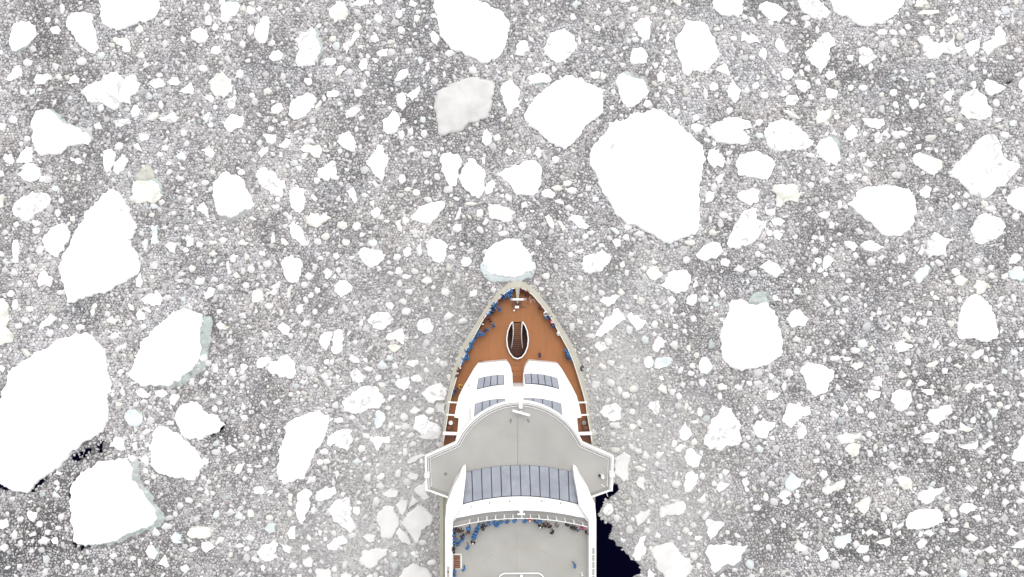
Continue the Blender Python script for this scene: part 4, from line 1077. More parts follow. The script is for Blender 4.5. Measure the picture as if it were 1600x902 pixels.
for k in range(13):                                       # treads going down aft; deeper ones darker, the well's shade put into their colour
    t = k/12; y = 505.5+t*38; z = 11.9-t*3.0-(.0 if k < 6 else .1)
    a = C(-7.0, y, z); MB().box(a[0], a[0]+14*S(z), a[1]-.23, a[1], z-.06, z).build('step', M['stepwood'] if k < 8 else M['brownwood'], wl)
for sg in (-1, 1):
    MB().tube([C(sg*7.4, 503, 12.95), C(sg*6.6, 515, 12.7), C(sg*6.4, 524, 12.1), C(sg*8.6, 544, 10.4)], .065).build('stair_rail', M['white'], wl)
# bow fittings
mast = MB().slab([C(-3.6,449,13.5), C(-1.1,474.5,13.0), C(1.1,474.5,13.0), C(3.6,449,13.5)], 12.0).build('jackstaff_plinth', M['cap'], ship)
fm = MB(); p = C(0, 468, 13); fm.tube([(p[0],p[1],12),(p[0],p[1],15.0)], [.16,.11], 10)
a = C(-11.6,468,15.0); b_ = C(11.6,468,15.0); fm.bar(a, b_, .30, .22); fmo = fm.build('foremast', M['white'], ship)
for sg in (-1, 1):
    q = C(sg*10.2,468,15.0); MB().disc(q, .17, 15.1, 15.38).build('mast_lamp', M['steel'], fmo)
q = C(-.8,480,12.6); MB().box(q[0]-.32, q[0]+.32, q[1]-.19, q[1]+.19, 12, 12.65).build('deck_locker', M['white'], ship)
q = C(-5,485.3,12.3); MB().disc(q, .16, 12, 12.5, 12, .12).build('ventilator', M['white'], ship)
for dx, y in ((-4,471),(4,471.5),(-6,476),(5,477)):
    q = C(dx, y, 12.2); MB().disc(q, .22, 12, 12.42, 12, .2).disc(q, .28, 12.42, 12.5, 12).build('bollard', M['brownwood'], ship)
hz = MB(); c0 = C(16.5,467.5,12.1)
for o_ in (0, .75):
    hz.tube([(c0[0]+o_+.33*math.cos(t), c0[1]-o_*.5+.3*math.sin(t), 12.08) for t in np.linspace(-.4, 3.9, 14)], .07)
hz.build('mooring_hose', M['pink'], ship)
for dx, y in ((-8,476),(6,478.5),(11,480),(14,474)):
    a = C(dx, y, 12.05); MB().bar(a, (a[0]+.55, a[1]-.25, 12.05), .07).build('deck_eye', M['brownwood'], ship)
# forward superstructure: stepped white house with raked window bands
def arc(y0, k, dx): return y0+k*dx*dx
def block(pts, h, zb, name, mat, par=ship): return MB().slab([C(a, y, h) for a, y in pts], zb).build(name, mat, par)
# outline measured from the centre line, port side; the starboard side mirrors it
HOUSE = [(-17.4,564.2),(-40,566),(-62.5,568.3),(-69,577),(-75.5,588.5),(-84.5,604),(-92,619),(-96,634),(-99.5,652.5),(-92.5,653.5),(-94.5,674),(-98,690),(-98,760)]
INNERSLOT = [(-17.4,564.2),(-13,570),(-10.5,576),(-8.6,590),(-8.2,604)]
house = block(HOUSE+[(-a, y) for a, y in HOUSE[::-1]]+[(-a, y) for a, y in INNERSLOT[1:]]+[(a, y) for a, y in INNERSLOT[::-1][:-1]], 14.6, 9.0, 'forward_house', M['white'])
# upper step with raked front
def raked(name, dxs, y0, k0, z0, y1, k1, z1, yb, zb=14.0):
    m_ = MB(); lo = [C(d, arc(y0,k0,d), z0) for d in dxs]; hi = [C(d, arc(y1,k1,d), z1) for d in dxs]; bk = [C(d, yb, z1) for d in dxs]; n = len(dxs)
    dn = [(p[0],p[1],zb) for p in lo]; db = [(p[0],p[1],zb) for p in bk]
    f = []
    for l in range(3): f += [(l*n+i, l*n+i+1, (l+1)*n+i+1, (l+1)*n+i) for i in range(n-1)]
    f += [(3*n+i, 3*n+i+1, 4*n+i+1, 4*n+i) for i in range(n-1)]
    f += [(0, n, 2*n, 3*n, 4*n), (n-1, 2*n-1, 3*n-1, 4*n-1, 5*n-1)]
    m_.add(dn+lo+hi+bk+db, f); return m_.build(name, M['white'], ship)
full = list(np.linspace(-74, 74, 25))
raked('window_step', [d for d in np.linspace(-76,-8.6,12)], 582.5, .0021, 14.55, 603, .0021, 16.6, 640)
raked('window_step', [d for d in np.linspace(8.6,76,12)], 582.5, .0021, 14.55, 603, .0021, 16.6, 640)
raked('window_step', full, 620.5, .0019, 16.4, 654, .0019, 19.2, 720)
wsb = MB(); a = C(-8.6,604,14); wsb.slab([C(-8.7,604.5,16.55), C(-8.7,640,16.55), C(8.7,640,16.55), C(8.7,604.5,16.55)], 12.0).build('gangway_end_wall', M['white'], ship)
for y in (571, 580, 589, 598):
    a = C(-8.2,y,12.02); b_ = C(8.2,y,12.02); MB().bar(a, b_, .05, .03).build('deck_seam', M['brownwood'], ship)
def window(name, p00, p10, p01, p11, n, lift=.04, gap=.09, curve=0.0, par=ship, inner=None):
    """a band of panes between the corners (front-left, front-right, aft-left, aft-right), bent by curve metres fore and aft"""
    p00, p10, p01, p11 = [Vector(p) for p in (p00, p10, p01, p11)]
    nrm = (p10-p00).cross(p01-p00); nrm.normalize()
    if nrm.z < 0: nrm = -nrm
    def pt(u, w, k): p = (p00*(1-u)+p10*u)*(1-w)+(p01*(1-u)+p11*u)*w; p = p+nrm*k; p.y += curve*4*u*(1-u); return p
    fr = MB(); us = [i/n for i in range(n+1)]; c0 = [pt(u,0,lift) for u in us]+[pt(u,1,lift) for u in us]+[pt(u,0,-.15) for u in us]+[pt(u,1,-.15) for u in us]; k = n+1
    fr.add(c0, [(i,i+1,k+i+1,k+i) for i in range(n)]+[(2*k+i,2*k+i+1,i+1,i) for i in range(n)]+[(k+i,k+i+1,3*k+i+1,3*k+i) for i in range(n)]+[(0,k,3*k,2*k),(n,k+n,3*k+n,2*k+n)])
    fo = fr.build(name, M['dark'], par)
    L_ = (p10-p00).length/n; Wd = (p01-p00).length
    for i in range(n):
        g = gap/2/L_/n; ga = gap*.55/Wd; u0, u1 = i/n+g, (i+1)/n-g
        q = [pt(u0,ga,lift+.03), pt(u1,ga,lift+.03), pt(u1,1-ga,lift+.03), pt(u0,1-ga,lift+.03)]
        r = [pt(u0,ga,lift+.002), pt(u1,ga,lift+.002), pt(u1,1-ga,lift+.002), pt(u0,1-ga,lift+.002)]
        MB().add(q+r, [(0,1,2,3),(4,5,1,0),(5,6,2,1),(6,7,3,2),(7,4,0,3)]).build('pane', M['glass'], fo)
    return fo
def on_rake(dx, t, y0, k0, z0, y1, k1, z1):
    a = C(dx, arc(y0,k0,dx), z0); b = C(dx, arc(y1,k1,dx), z1); return tuple(a[i]*(1-t)+b[i]*t for i in range(3))
R1 = (582.5,.0021,14.55,603,.0021,16.6); R2 = (620.5,.0019,16.4,654,.0019,19.2)
w = lambda *a: on_rake(*a)
window('window', w(-61.5,.05,*R1), w(-22,.12,*R1), w(-65,.86,*R1), w(-22,.86,*R1), 4, .05, .13, .12)
window('window', w(10,.09,*R1), w(61.5,.05,*R1), w(10.5,.84,*R1), w(64,.84,*R1), 5, .05, .13, .25)
window('window', w(-68,.07,*R2), w(-21,.07,*R2), w(-70,.9,*R2), w(-21,.9,*R2), 4, .05, .14, .2)
window('window', w(8,.07,*R2), w(67,.07,*R2), w(8,.9,*R2), w(68,.9,*R2), 4, .05, .14, .3)
q = C(-75,602.5,14.7); MB().disc(q, .2, 14.6, 14.95, 12, .16).build('ventilator', M['black'], ship)
q = C(-57,565.6,12.2); MB().box(q[0]-.3,q[0]+.3,q[1]-.02,q[1]+.14,12,12.5).build('deck_box', M['brownwood'], ship)
for sg in (-1, 1):                                        # side-deck cross beams
    for y, h in ((628.5,13.4),(648,13.4),(677,13.4)):
        o_ = interp(INNER, y); i_ = interp([(-a, yy) for a, yy in HOUSE], y)
        MB().bar(C(sg*(o_+3),y,h), C(sg*(i_-4),y+.8,h), .22 if y < 670 else .5, .2).build('cross_beam', M['white'], ship)
    MB().box(*sorted([C(sg*93,662,12.1)[0], C(sg*109.5,662,12.1)[0]]), C(0,694,12)[1], C(0,653,12)[1], 11.9, 12.03).build('shaded_winch_deck', M['stepwood'], ship)  # darker deck sheet; part of the bridge overhang's shade is in its brown
    q = C(sg*(-104 if sg < 0 else 104)*sg*sg,660,12.4); q = C(sg*104,660.5,12.4)
    wi = MB(); wi.disc(q,.24,12.03,12.5,14,.2).disc(q,.34,12.5,12.6,14); wi.build('capstan', M['white'] if sg < 0 else M['steel'], ship)
    q = C(sg*107,668,12.4); MB().box(q[0]-.5,q[0]+.5,q[1]-.35,q[1]+.35,12.03,12.5).disc((q[0],q[1]),.3,12.5,12.75).build('winch', M['brownwood'], ship)
    q = C(sg*103,685,12.3); MB().box(q[0]-.9,q[0]+.9,q[1]-.8,q[1]+.6,12.03,12.25).build('hatch', M['brownwood'], ship)
q = C(101,575.8,13.6); MB().tube([(q[0]+.18*math.cos(t), q[1]+.36*math.sin(t), 13.45) for t in np.linspace(0,5.4,12)], .11).build('fender', M['black'], ship)
q = C(-88,604,12.5); MB().bar((q[0]-.3,q[1]+.35,12.5),(q[0]-.3,q[1]-.35,12.5),.09,.5).bar((q[0]-.3,q[1]+.33,12.7),(q[0]+.3,q[1]+.2,12.7),.09).bar((q[0]-.3,q[1]-.33,12.3),(q[0]+.15,q[1]-.45,12.3),.09).build('yellow_frame', M['yellow'], ship)
# bridge roof with wings
HB = 20.4
BR = [(0,626),(-12,626.8),(-24.5,629),(-37,633),(-49,638.5),(-61,645.5),(-73,655),(-83,665),(-91.5,676.5),(-97,686),(-99.5,691),(-147.8,712.5),(-146,767.5),(-141,768.2),(-109.5,779.5),(-109.5,800)]
outer = [(a, y) for a, y in BR]+[(-a, y) for a, y in BR[::-1][:-1]]
def inset(poly, d):                                       # poly counter-clockwise on the page, d in pixels
    out = []; n = len(poly); A = area(poly); sg = 1 if A > 0 else -1
    for i in range(n):
        p0, p1, p2 = [Vector(poly[(i+k) % n]) for k in (-1, 0, 1)]
        d1 = (p1-p0).normalized(); d2 = (p2-p1).normalized(); n1 = Vector((-d1.y, d1.x)); n2 = Vector((-d2.y, d2.x)); b = n1+n2
        b = b/max(.35, b.dot(n1)) ; out.append(tuple(p1+b*d*sg))
    return out
fas = MB().slab([C(a,y,HB) for a,y in outer], HB-.9).build('bridge_fascia', M['white'], ship)
MB().slab([C(a,y,HB+.02) for a,y in inset(outer,3.0)], HB-.2).build('bridge_gutter', M['gutter'], ship)
MB().slab([C(a,y,HB+.05) for a,y in inset(outer,8.0)], HB-.1).build('bridge_roof_deck', M['deckgrey'], ship)
nb2 = len(BR)-1
def rail_path(d, h, i0=0, i1=None):
    ins = inset(outer, d)[:]; L1 = [ins[i] for i in range(nb2-1)]; R1_ = [(-a, y) for a, y in L1[1:]]
    pts = L1[::-1]+R1_; fine = []
    for p, q in zip(pts[:-1], pts[1:]): fine.append(p)
    fine.append(pts[-1]); return [C(a, y, h) for a, y in fine]
rail = MB().tube(rail_path(4.6, HB+1.15), .042).build('bridge_railing', M['white'], ship)
MB().tube(rail_path(6.0, HB+.62), .022).build('mid_rail', M['white'], rail)
MB().tube(rail_path(8.6, HB+.12), .05).build('deck_kerb', M['white'], rail)
rp_ = rail_path(5.4, HB+.05); acc = 0; pr = MB()
for p, q in zip(rp_[:-1], rp_[1:]):
    Ls = math.hypot(q[0]-p[0], q[1]-p[1]); t = (1.6-acc) if acc else 0
    while t < Ls:
        u = t/Ls; x, y = p[0]+(q[0]-p[0])*u, p[1]+(q[1]-p[1])*u
        MB().tube([(x,y,HB),(x,y,HB+1.15)], .02, 5).build('post', M['white'], rail); t += 1.6
    acc = Ls-(t-1.6)
q = C(1.8,634,HB+.6); MB().box(q[0]-.26,q[0]+.26,q[1]-.36,q[1]+.36,HB,HB+.9).build('searchlight_box', M['white'], ship)
a = C(-11,641.6,HB+1.3); b_ = C(16,649,HB+1.3); rb = MB().bar(a,b_,.30,.24).build('radar_scanner', M['white'], ship)
mq = ((a[0]+b_[0])/2,(a[1]+b_[1])/2); MB().disc(mq,.2,HB,HB+1.2,12,.14).build('pedestal', M['white'], rb)
a = C(-2.6,650,HB+.06); b_ = C(-2.6,727,HB+.06); MB().bar(a,b_,.10,.03).build('deck_seam', M['seam'], ship)
for dx, y, s_ in ((-13,657,.16),(13.5,657,.16),(-115,741,.22),(-14,660,.1),(15,659,.1)):
    q = C(dx,y,HB+.1); MB().disc(q,s_,HB+.04,HB+.2,10,s_*.6).build('deck_fitting', M['steel'], ship)
for sg, y in ((-1,742),(1,741)):
    q = C(sg*144,y,HB+.6); MB().box(q[0]-.35,q[0]+.35,q[1]-.32,q[1]+.32,HB,HB+1.1).disc(q,.25,HB+1.1,HB+1.3).build('wing_lamp_box', M['white'], ship)
q = C(130,745,HB+.5); sl = MB().disc(q,.28,HB+.05,HB+.9,12,.22).build('wing_searchlight', M['white'], ship); MB().disc((q[0]-.4,q[1]+.1),.16,HB+.05,HB+.5,10).build('lamp_base', M['black'], sl)
a = C(128,757,HB+.4); MB().bar(a,(a[0]+.45,a[1]-.35,HB+.4),.08).build('wing_stanchion', M['white'], ship)
a = C(136,770,HB); b_ = C(138.5,776,HB-.2); MB().bar(a,b_,.07).build('wing_stay', M['white'], ship)
# observation lounge: big raked window and white shoulders
HR = 24.9
G0 = lambda dx: arc(727.8,.00155,dx); G1 = lambda dx: arc(776.2,.00155,dx)
lng = MB(); dxs = np.linspace(-92,92,25)
lo = [C(d, G0(d*.93)+1.0, HB) for d in dxs]; hi = [C(d, G1(d), HR-.25) for d in dxs]; bk = [C(d, arc(797.4,.00125,d)+.5, HR-.1) for d in dxs]; n = len(dxs)
dn = [(p[0],p[1],HB) for p in bk]
lng.add(lo+hi+bk+dn, [(l*n+i,l*n+i+1,(l+1)*n+i+1,(l+1)*n+i) for l in range(3) for i in range(n-1)]+[(0,n,2*n,3*n),(n-1,2*n-1,3*n-1,4*n-1)])
lng.build('lounge_house', M['white'], ship)
# the twelve panes: each follows the arc
wf = None
bt = [-83.5]+[-74.3+i*15.05 for i in range(11)]+[83.5]; bb = [-90]+[-74.3+i*15.05 for i in range(11)]+[90]
def gp(dx0, dx1, t, k):
    a = Vector(C(dx0, G0(dx0), HB+.12)); b = Vector(C(dx1, G1(dx1), HR-.25)); p = a*(1-t)+b*t; nn = Vector((0,(HR-HB),(a.y-b.y))).normalized(); return p+nn*k
fr = MB(); k = 13
fr.add([gp(bt[i],bb[i],0,.12) for i in range(k)]+[gp(bt[i],bb[i],1,.12) for i in range(k)]+[gp(bt[i],bb[i],0,-.3) for i in range(k)]+[gp(bt[i],bb[i],1,-.3) for i in range(k)],
       [(i,i+1,k+i+1,k+i) for i in range(k-1)]+[(2*k+i,2*k+i+1,i+1,i) for i in range(k-1)]+[(k+i,k+i+1,3*k+i+1,3*k+i) for i in range(k-1)]+[(0,k,3*k,2*k),(k-1,2*k-1,4*k-1,3*k-1)])
wf = fr.build('lounge_window', M['dark'], ship)
for i in range(12):
    g = .75; q = []
    for kk in (.16,.125):
        q += [gp(bt[i]+g,bb[i]+g,.012,kk), gp(bt[i+1]-g,bb[i+1]-g,.012,kk), gp(bt[i+1]-g,bb[i+1]-g,.985,kk), gp(bt[i]+g,bb[i]+g,.985,kk)]
    MB().add(q, [(0,1,2,3),(4,5,1,0),(5,6,2,1),(6,7,3,2),(7,4,0,3)]).build('pane', M['glass'], wf)
for sg in (-1, 1):
    so_ = [(-86,727.5,21.3),(-89.5,731,21.6),(-95.5,746,23.2),(-104.5,760,24.6),(-110,775,25.6),(-116,788,26.0),(-118,812,26.1),(-117.5,1060,26.1)]
    si_ = [(-83.6,729,21.3),(-83.8,734,21.6),(-85,748,23.2),(-87.2,761,24.6),(-89.3,776,25.6),(-91,789,26.0),(-106.3,812,26.05),(-107,1060,26.05)]
    A = [C(-sg*a, y, z) for a, y, z in so_]; B = [C(-sg*a, y, z) for a, y, z in si_]; n = len(A)
    v = A+B+[(p[0],p[1],HB-.6) for p in A]+[(p[0],p[1],HB-.6) for p in B]
    MB().add(v, [(i,i+1,n+i+1,n+i) for i in range(n-1)]+[(i,2*n+i,2*n+i+1,i+1) for i in range(n-1)]+[(n+i,n+i+1,3*n+i+1,3*n+i) for i in range(n-1)]+[(0,n,3*n,2*n),(n-1,2*n-1,4*n-1,3*n-1)]).build('shoulder_wall', M['white'], ship)
MB().slab([C(-104,790,HR-.02), C(-107,812,HR-.02), C(-107,818,HR-.02)]+[C(d, arc(797.4,.00125,d), HR-.02) for d in np.linspace(-100,100,17)]+[C(107,818,HR-.02),C(107,812,HR-.02),C(104,790,HR-.02)]+[C(d, G1(d)-.3, HR-.16) for d in np.linspace(92,-92,17)], HB).build('lounge_roof', M['white'], ship)
# lower side structure below the shoulders
for sg in (-1,1):
    MB().box(*sorted([CXS+sg*10.15, CXS+sg*6]), -64, C(0,700,13)[1], 11.9, HB-.5).build('deck_house_side', M['white'], ship)
for sg in (-1,1):
    MB().box(*sorted([CXS+sg*9.9, CXS+sg*11.75]), -66, C(0,760,13)[1], 12.2, 12.9).build('side_deck', M['cap'], ship)
MB().box(CXS-9.85, CXS+9.85, -63.5, C(0,830,13)[1], 11.95, 24.2).build('aft_house', M['white'], ship)
MB().box(CXS-11.7, CXS+11.7, -66.5, -63.4, 11.9, 12.6).build('aft_deck', M['cap'], ship)
# top deck
HT = 24.6
MB().slab([C(-108,815,HT), C(-108,1060,HT), C(108,1060,HT), C(108,815,HT)]+[C(d, arc(796.5,.00125,d), HT) for d in np.linspace(105,-105,19)], HT-.35).build('top_deck', M['deckgrey'], ship)
RY = lambda d: arc(803.8,.00125,d)
def RT(d, dz): p = C(d, RY(d), HT); return (p[0], p[1], HT+dz)
MB().slab([C(d, arc(797.6,.00125,d), HT+.03) for d in np.linspace(-104,104,19)]+[C(d, RY(d)-.6, HT+.03) for d in np.linspace(104,-104,19)], HT-.1).build('windbreak_gutter', M['gutter'], ship)
wbx = [-100+i*13.6 for i in range(15)]
wb = MB().tube([RT(d, 1.7) for d in np.linspace(-103,103,31)], .05).build('windbreak', M['white'], ship)
wbx = [-79+i*13.45 for i in range(14)]
for d in wbx: MB().bar(RT(d,0), RT(d,1.7), .16, .1).build('post', M['white'], wb)
for d0, d1 in zip(wbx[:-1], wbx[1:]):
    q = [C(d0+.7,RY(d0),HT+.15), C(d1-.7,RY(d1),HT+.15), RT(d1-.7,1.6), RT(d0+.7,1.6)]
    MB().add(q+[(p[0],p[1]-.02,p[2]) for p in q], [(0,1,2,3),(7,6,5,4),(0,4,5,1),(1,5,6,2),(2,6,7,3),(3,7,4,0)]).build('glass_panel', M['clear'], wb)
q = C(1,800,HR+.3); MB().bar(C(-5,803.5,HR+.3),C(7,803.5,HR+.3),.24,.2).bar(C(-3,797,HR+.5),C(1,803,HR+.3),.07).bar(C(5,797,HR+.5),C(1,803,HR+.3),.07).disc(q,.22,HR,HR+.7).build('camera_bracket', M['white'], ship)
for dx, y in ((-17,783.5),(33.5,783),(-48,786),(63,786.5),(-77,792)):
    q = C(dx,y,HR); MB().disc(q,.1,HR-.1,HR+.06,8).build('roof_fitting', M['steel'] if dx in (-17,33.5) else M['gutter'], ship)
# deck paint
def paint(pts, wd, name, mat, z=HT+.012):
    pts = [Vector(C(a,y,z)) for a,y in pts]; v = []; n = len(pts)
    for i in range(n):
        d = pts[min(i+1,n-1)]-pts[max(i-1,0)]; d.normalize(); u = Vector((-d.y,d.x,0))*wd/2; v += [tuple(pts[i]+u), tuple(pts[i]-u)]
    MB().add(v, [(2*i,2*i+1,2*i+3,2*i+2) for i in range(n-1)]).build(name, mat, ship)
paint([(80*math.sin(t), 938-85*math.cos(t)) for t in np.linspace(-1.15,1.15,33)], .16, 'deck_marking', M['line'])
paint([(62*math.sin(t), 920-64*math.cos(t)) for t in np.linspace(-.5,.5,17)], .05, 'deck_marking', M['line'], HT+.016)
paint([(-6,855.5),(-6,867)], .06, 'deck_marking', M['line']); paint([(0,855),(0,866)], .06, 'deck_marking', M['line']); paint([(9,855.5),(9,866)], .06, 'deck_marking', M['line'])
paint([(-6,828),(-6,892)], .05, 'deck_seam', M['seam'], HT+.008)
fr = [(-35,905),(-32.5,899),(-27,896.3),(27,895.8),(33,899),(36,905),(36,990),(-35,990)]
MB().tube([C(a+1,y,HT+.45) for a,y in fr], .09, 8, True).build('pool_rail', M['white'], ship)
q = C(1.5,901,HT+.3); MB().box(q[0]-.2,q[0]+.2,q[1]-.25,q[1]+.25,HT,HT+.6).build('deck_box', M['white'], ship)
q = C(96,897,HT+.3); MB().disc(q,.14,HT,HT+.8,10,.1).build('deck_lamp', M['white'], ship)
# stairway on the port side of the top deck
st = MB().slab([C(-105.5,865.5,HT+.06),C(-105.5,890,HT+.06),C(-92.2,890,HT+.06),C(-92.2,865.5,HT+.06)], HT-.2, [[C(-104.5,867.5,HT+.06),C(-94.2,867.5,HT+.06),C(-94.2,888.5,HT+.06),C(-104.5,888.5,HT+.06)]]).build('stairway', M['wline'], ship)
for k_ in range(7):
    y = 868+k_*2.95; a = C(-104.3,y,HT+.03); b_ = C(-94.4,y+2.3,HT+.03); MB().box(a[0],b_[0],b_[1],a[1],HT-.02,HT+.045+.0*k_).build('step', M['brownwood'] if k_ % 2 else M['stepwood'], st)
MB().tube([C(-105,866,HT+1.0),C(-92.6,866,HT+1.0),C(-92.6,890,HT+1.0)], .06).build('stair_rail', M['white'], st)
for dx,y in ((-105,866),(-92.6,866),(-92.6,878),(-92.6,890)):
    MB().tube([C(dx,y,HT),(*C(dx,y,HT)[:2],HT+1.0)], .04, 5).build('rail_post', M['white'], st)
# slots and lines in the side walls
for sg, ys_ in ((1,(861,872,883,894,905)),(-1,(890,898))):
    for y in ys_:
        q = C(sg*113.5,y,26.12); MB().box(q[0]-.16,q[0]+.16,q[1]-.42,q[1]+.42,26.0,26.13).build('vent_slot', M['deckgrey'], ship)
for sg in (-1,1):
    MB().tube([C(sg*108.6,y,26.5) for y in (822,850,900,1000)], .04).build('side_rail', M['white'], ship)
    for y in range(824,1000,12):
        p = C(sg*108.6,y,26.05); MB().tube([p,(p[0],p[1],26.5)], .03, 5).build('rail_post', M['white'], ship)
# ---------------------------------------------------------------- people
def skin_mesh(name, verts, edges, rad, root, sub=1):
    me = bpy.data.meshes.new(name); me.from_pydata(verts, edges, []); o = bpy.data.objects.new(name, me); COL.objects.link(o)
    md = o.modifiers.new('skin', 'SKIN'); md.use_smooth_shade = True
    for i, r in enumerate(rad):
        sv = me.skin_vertices[0].data[i]; sv.radius = r if isinstance(r, tuple) else (r, r); sv.use_root = (i == root)
    sb = o.modifiers.new('sub', 'SUBSURF'); sb.levels = sub; sb.render_levels = sub
    dg = bpy.context.evaluated_depsgraph_get(); out = bpy.data.meshes.new_from_object(o.evaluated_get(dg)); out.name = name
    bpy.data.objects.remove(o); return out
def pose(arms, stride=0.0, lean=0.0):
    V = [(0,0,.95),(0,lean*.4,1.15),(0,lean,1.36),(0,lean*1.15,1.50),(0,lean*1.3+.015,1.58),(0,lean*1.3+.01,1.70)]
    Rb = [(.15,.12),(.14,.11),(.17,.12),.058,(.075,.09),(.078,.095)]; E = [(0,1),(1,2),(2,3),(3,4),(4,5)]
    for sg in (-1,1):
        b = len(V); st = stride*sg
        V += [(sg*.10,0,.88),(sg*.11,.02+st*.5,.50),(sg*.11,st,.10),(sg*.125,st+.17,.05)]; Rb += [.092,.066,.05,.045]; E += [(0,b),(b,b+1),(b+1,b+2),(b+2,b+3)]
        b = len(V); el, wr, hd = arms[0 if sg < 0 else 1]
        V += [(sg*.19,lean,1.43),(sg*el[0],el[1]+lean,el[2]),(sg*wr[0],wr[1]+lean,wr[2]),(sg*hd[0],hd[1]+lean,hd[2])]; Rb += [.068,.05,.036,(.045,.024)]
        E += [(2,b),(b,b+1),(b+1,b+2),(b+2,b+3)]
    body = skin_mesh('person', V, E, Rb, 0)
    # fingers: five tapering bent chains at the end of each palm, joined to the body mesh
    mb = MB()
    for sg in (-1,1):
        el, wr, hd = arms[0 if sg < 0 else 1]
        w = Vector((sg*wr[0],wr[1]+lean,wr[2])); h = Vector((sg*hd[0],hd[1]+lean,hd[2])); d = (h-w).normalized(); side = d.cross(Vector((0,0,1)))
        if side.length < .2: side = d.cross(Vector((0,1,0)))
        side.normalize(); up = side.cross(d)
        for k, ln_ in enumerate((.07,.08,.075,.06)):
            a = h+side*(.03-.02*k); mb.tube([a-d*.01, a+d*ln_*.55-up*.006, a+d*ln_*.9-up*.03], [.0095,.009,.007], 5)
        t0 = w*.45+h*.55+side*.03; mb.tube([t0, t0+side*.035+d*.03, t0+side*.04+d*.06-up*.015], [.012,.011,.008], 5)
        mb.tube([h*.3+w*.7, h+d*.012], [.034,.036], 6)
    # nose and ears
    fy = lean*1.3
    mb.tube([(0,fy+.085,1.66),(0,fy+.125,1.615)], [.010,.017], 5)
    for sg in (-1,1): mb.tube([(sg*.078,fy,1.66),(sg*.085,fy-.01,1.61)], [.018,.014], 5)
    bm = bmesh.new(); bm.from_mesh(body); t = bpy.data.meshes.new('t'); t.from_pydata(mb.v, [], mb.f); bm.from_mesh(t); bm.to_mesh(body); bm.free(); bpy.data.meshes.remove(t)
    # parka
    V2 = [(0,0,.84),(0,lean*.4,1.1),(0,lean,1.36),(0,lean*1.15,1.47)]; R2_ = [(.225,.19),(.21,.18),(.245,.195),(.12,.12)]; E2 = [(0,1),(1,2),(2,3)]
    for sg in (-1,1):
        b = len(V2); el, wr, hd = arms[0 if sg < 0 else 1]
        V2 += [(sg*.205,lean,1.42),(sg*el[0],el[1]+lean,el[2]),(sg*wr[0],wr[1]+lean,wr[2])]; R2_ += [.125,.095,.07]; E2 += [(2,b),(b,b+1),(b+1,b+2)]
    coat = skin_mesh('parka', V2, E2, R2_, 0)
    # hat: dome with a rolled brim
    hv = MB(); prof = [(.112,1.645),(.12,1.665),(.112,1.69),(.118,1.70),(.105,1.76),(.07,1.805),(.02,1.825)]; n = 12
    v = [(r*.88*math.cos(2*math.pi*k/n), lean*1.3+r*math.sin(2*math.pi*k/n), z) for r, z in prof for k in range(n)]
    hv.add(v, [(l*n+k, l*n+(k+1) % n, (l+1)*n+(k+1) % n, (l+1)*n+k) for l in range(len(prof)-1) for k in range(n)]+[tuple((len(prof)-1)*n+k for k in range(n))])
    hat = bpy.data.meshes.new('hat'); hat.from_pydata(hv.v, [], hv.f); hat.polygons.foreach_set('use_smooth', [True]*len(hat.polygons))
    M_ = [M['trouser'], M['skin'], M['boots']]
    for q in M_: body.materials.append(q)
    for p in body.polygons:
        z = p.center.z; x = abs(p.center.x); p.material_index = 2 if z < .16 else (0 if (z < 1.0 and x < .23) or (z < 1.48 and x < .17) else 1); p.use_smooth = True
    for q in (coat, hat): q.materials.append(M['trouser'])
    return body, coat, hat
M['trouser'] = plain('dark_trousers', (.02,.02,.025), .8, .2, 4); M['skin'] = plain('skin', (.45,.27,.2), .6, .1, 4); M['boots'] = plain('rubber_boots', (.012,.012,.014), .5, .2, 4)
CL = {'blue': (.014,.13,.33), 'dark blue': (.010,.03,.10), 'black': (.014,.012,.014), 'dark red': (.11,.015,.015), 'white': (.7,.68,.66), 'purple': (.05,.012,.09), 'red': (.42,.03,.035), 'grey': (.16,.16,.165), 'pink': (.35,.06,.12), 'brown': (.10,.055,.035), 'grey-blue': (.09,.15,.22), 'yellow': (.5,.4,.05)}
for k_, c in CL.items(): M['coat_'+k_] = plain('coat_'+k_.replace(' ', '_'), c, .7, .2, 5)
down = ((.25,.02,1.14),(.27,.10,.90),(.27,.13,.82)); railp = ((.27,.10,1.18),(.22,.34,1.12),(.22,.42,1.12)); cameraP = ((.30,.16,1.27),(.10,.28,1.52),(.07,.33,1.56)); wide = ((.36,.05,1.22),(.45,.22,1.08),(.47,.29,1.05))
POSES = [pose((railp,railp), .03, .06), pose((cameraP,cameraP), .05, .02), pose((down,down), .02, 0), pose((down,railp), .22, .03), pose((cameraP,wide), .04, .03)]
# (photo x, photo y, coat, hat, region)
def A_(l): return [(660+x/4.51, 420+y/4.51, c, h) for x, y, c, h in l]
def T_(l): return [(650+x/5, 740+y/5, c, h) for x, y, c, h in l]
b, db, k, dr, w_ = 'blue', 'dark blue', 'black', 'dark red', 'white'
PORT = A_([(632,158,b,k),(612,172,b,db),(596,186,b,k),(625,195,b,db),(582,208,b,k),(565,196,db,b),(545,220,dr,k),(524,246,b,db),(508,258,b,k),(512,282,b,b),(494,274,db,k),(550,286,b,k),(482,300,b,db),(504,304,k,dr),(470,322,b,k),(480,366,dr,k),(452,352,dr,k),(430,394,dr,w_),(503,403,b,db),(460,430,b,k),(440,440,dr,k),(425,466,b,db),(402,452,b,k),(392,470,b,b),(374,484,b,k),(362,504,b,db),(350,522,b,k),(338,534,b,db),(348,556,b,k),(328,562,b,b),(318,582,b,k),(312,604,b,db),(326,626,b,k),(300,632,b,db),(288,656,b,k),(272,700,dr,w_),(262,716,dr,k),(245,752,dr,k),(238,858,db,k),(222,880,db,b)])
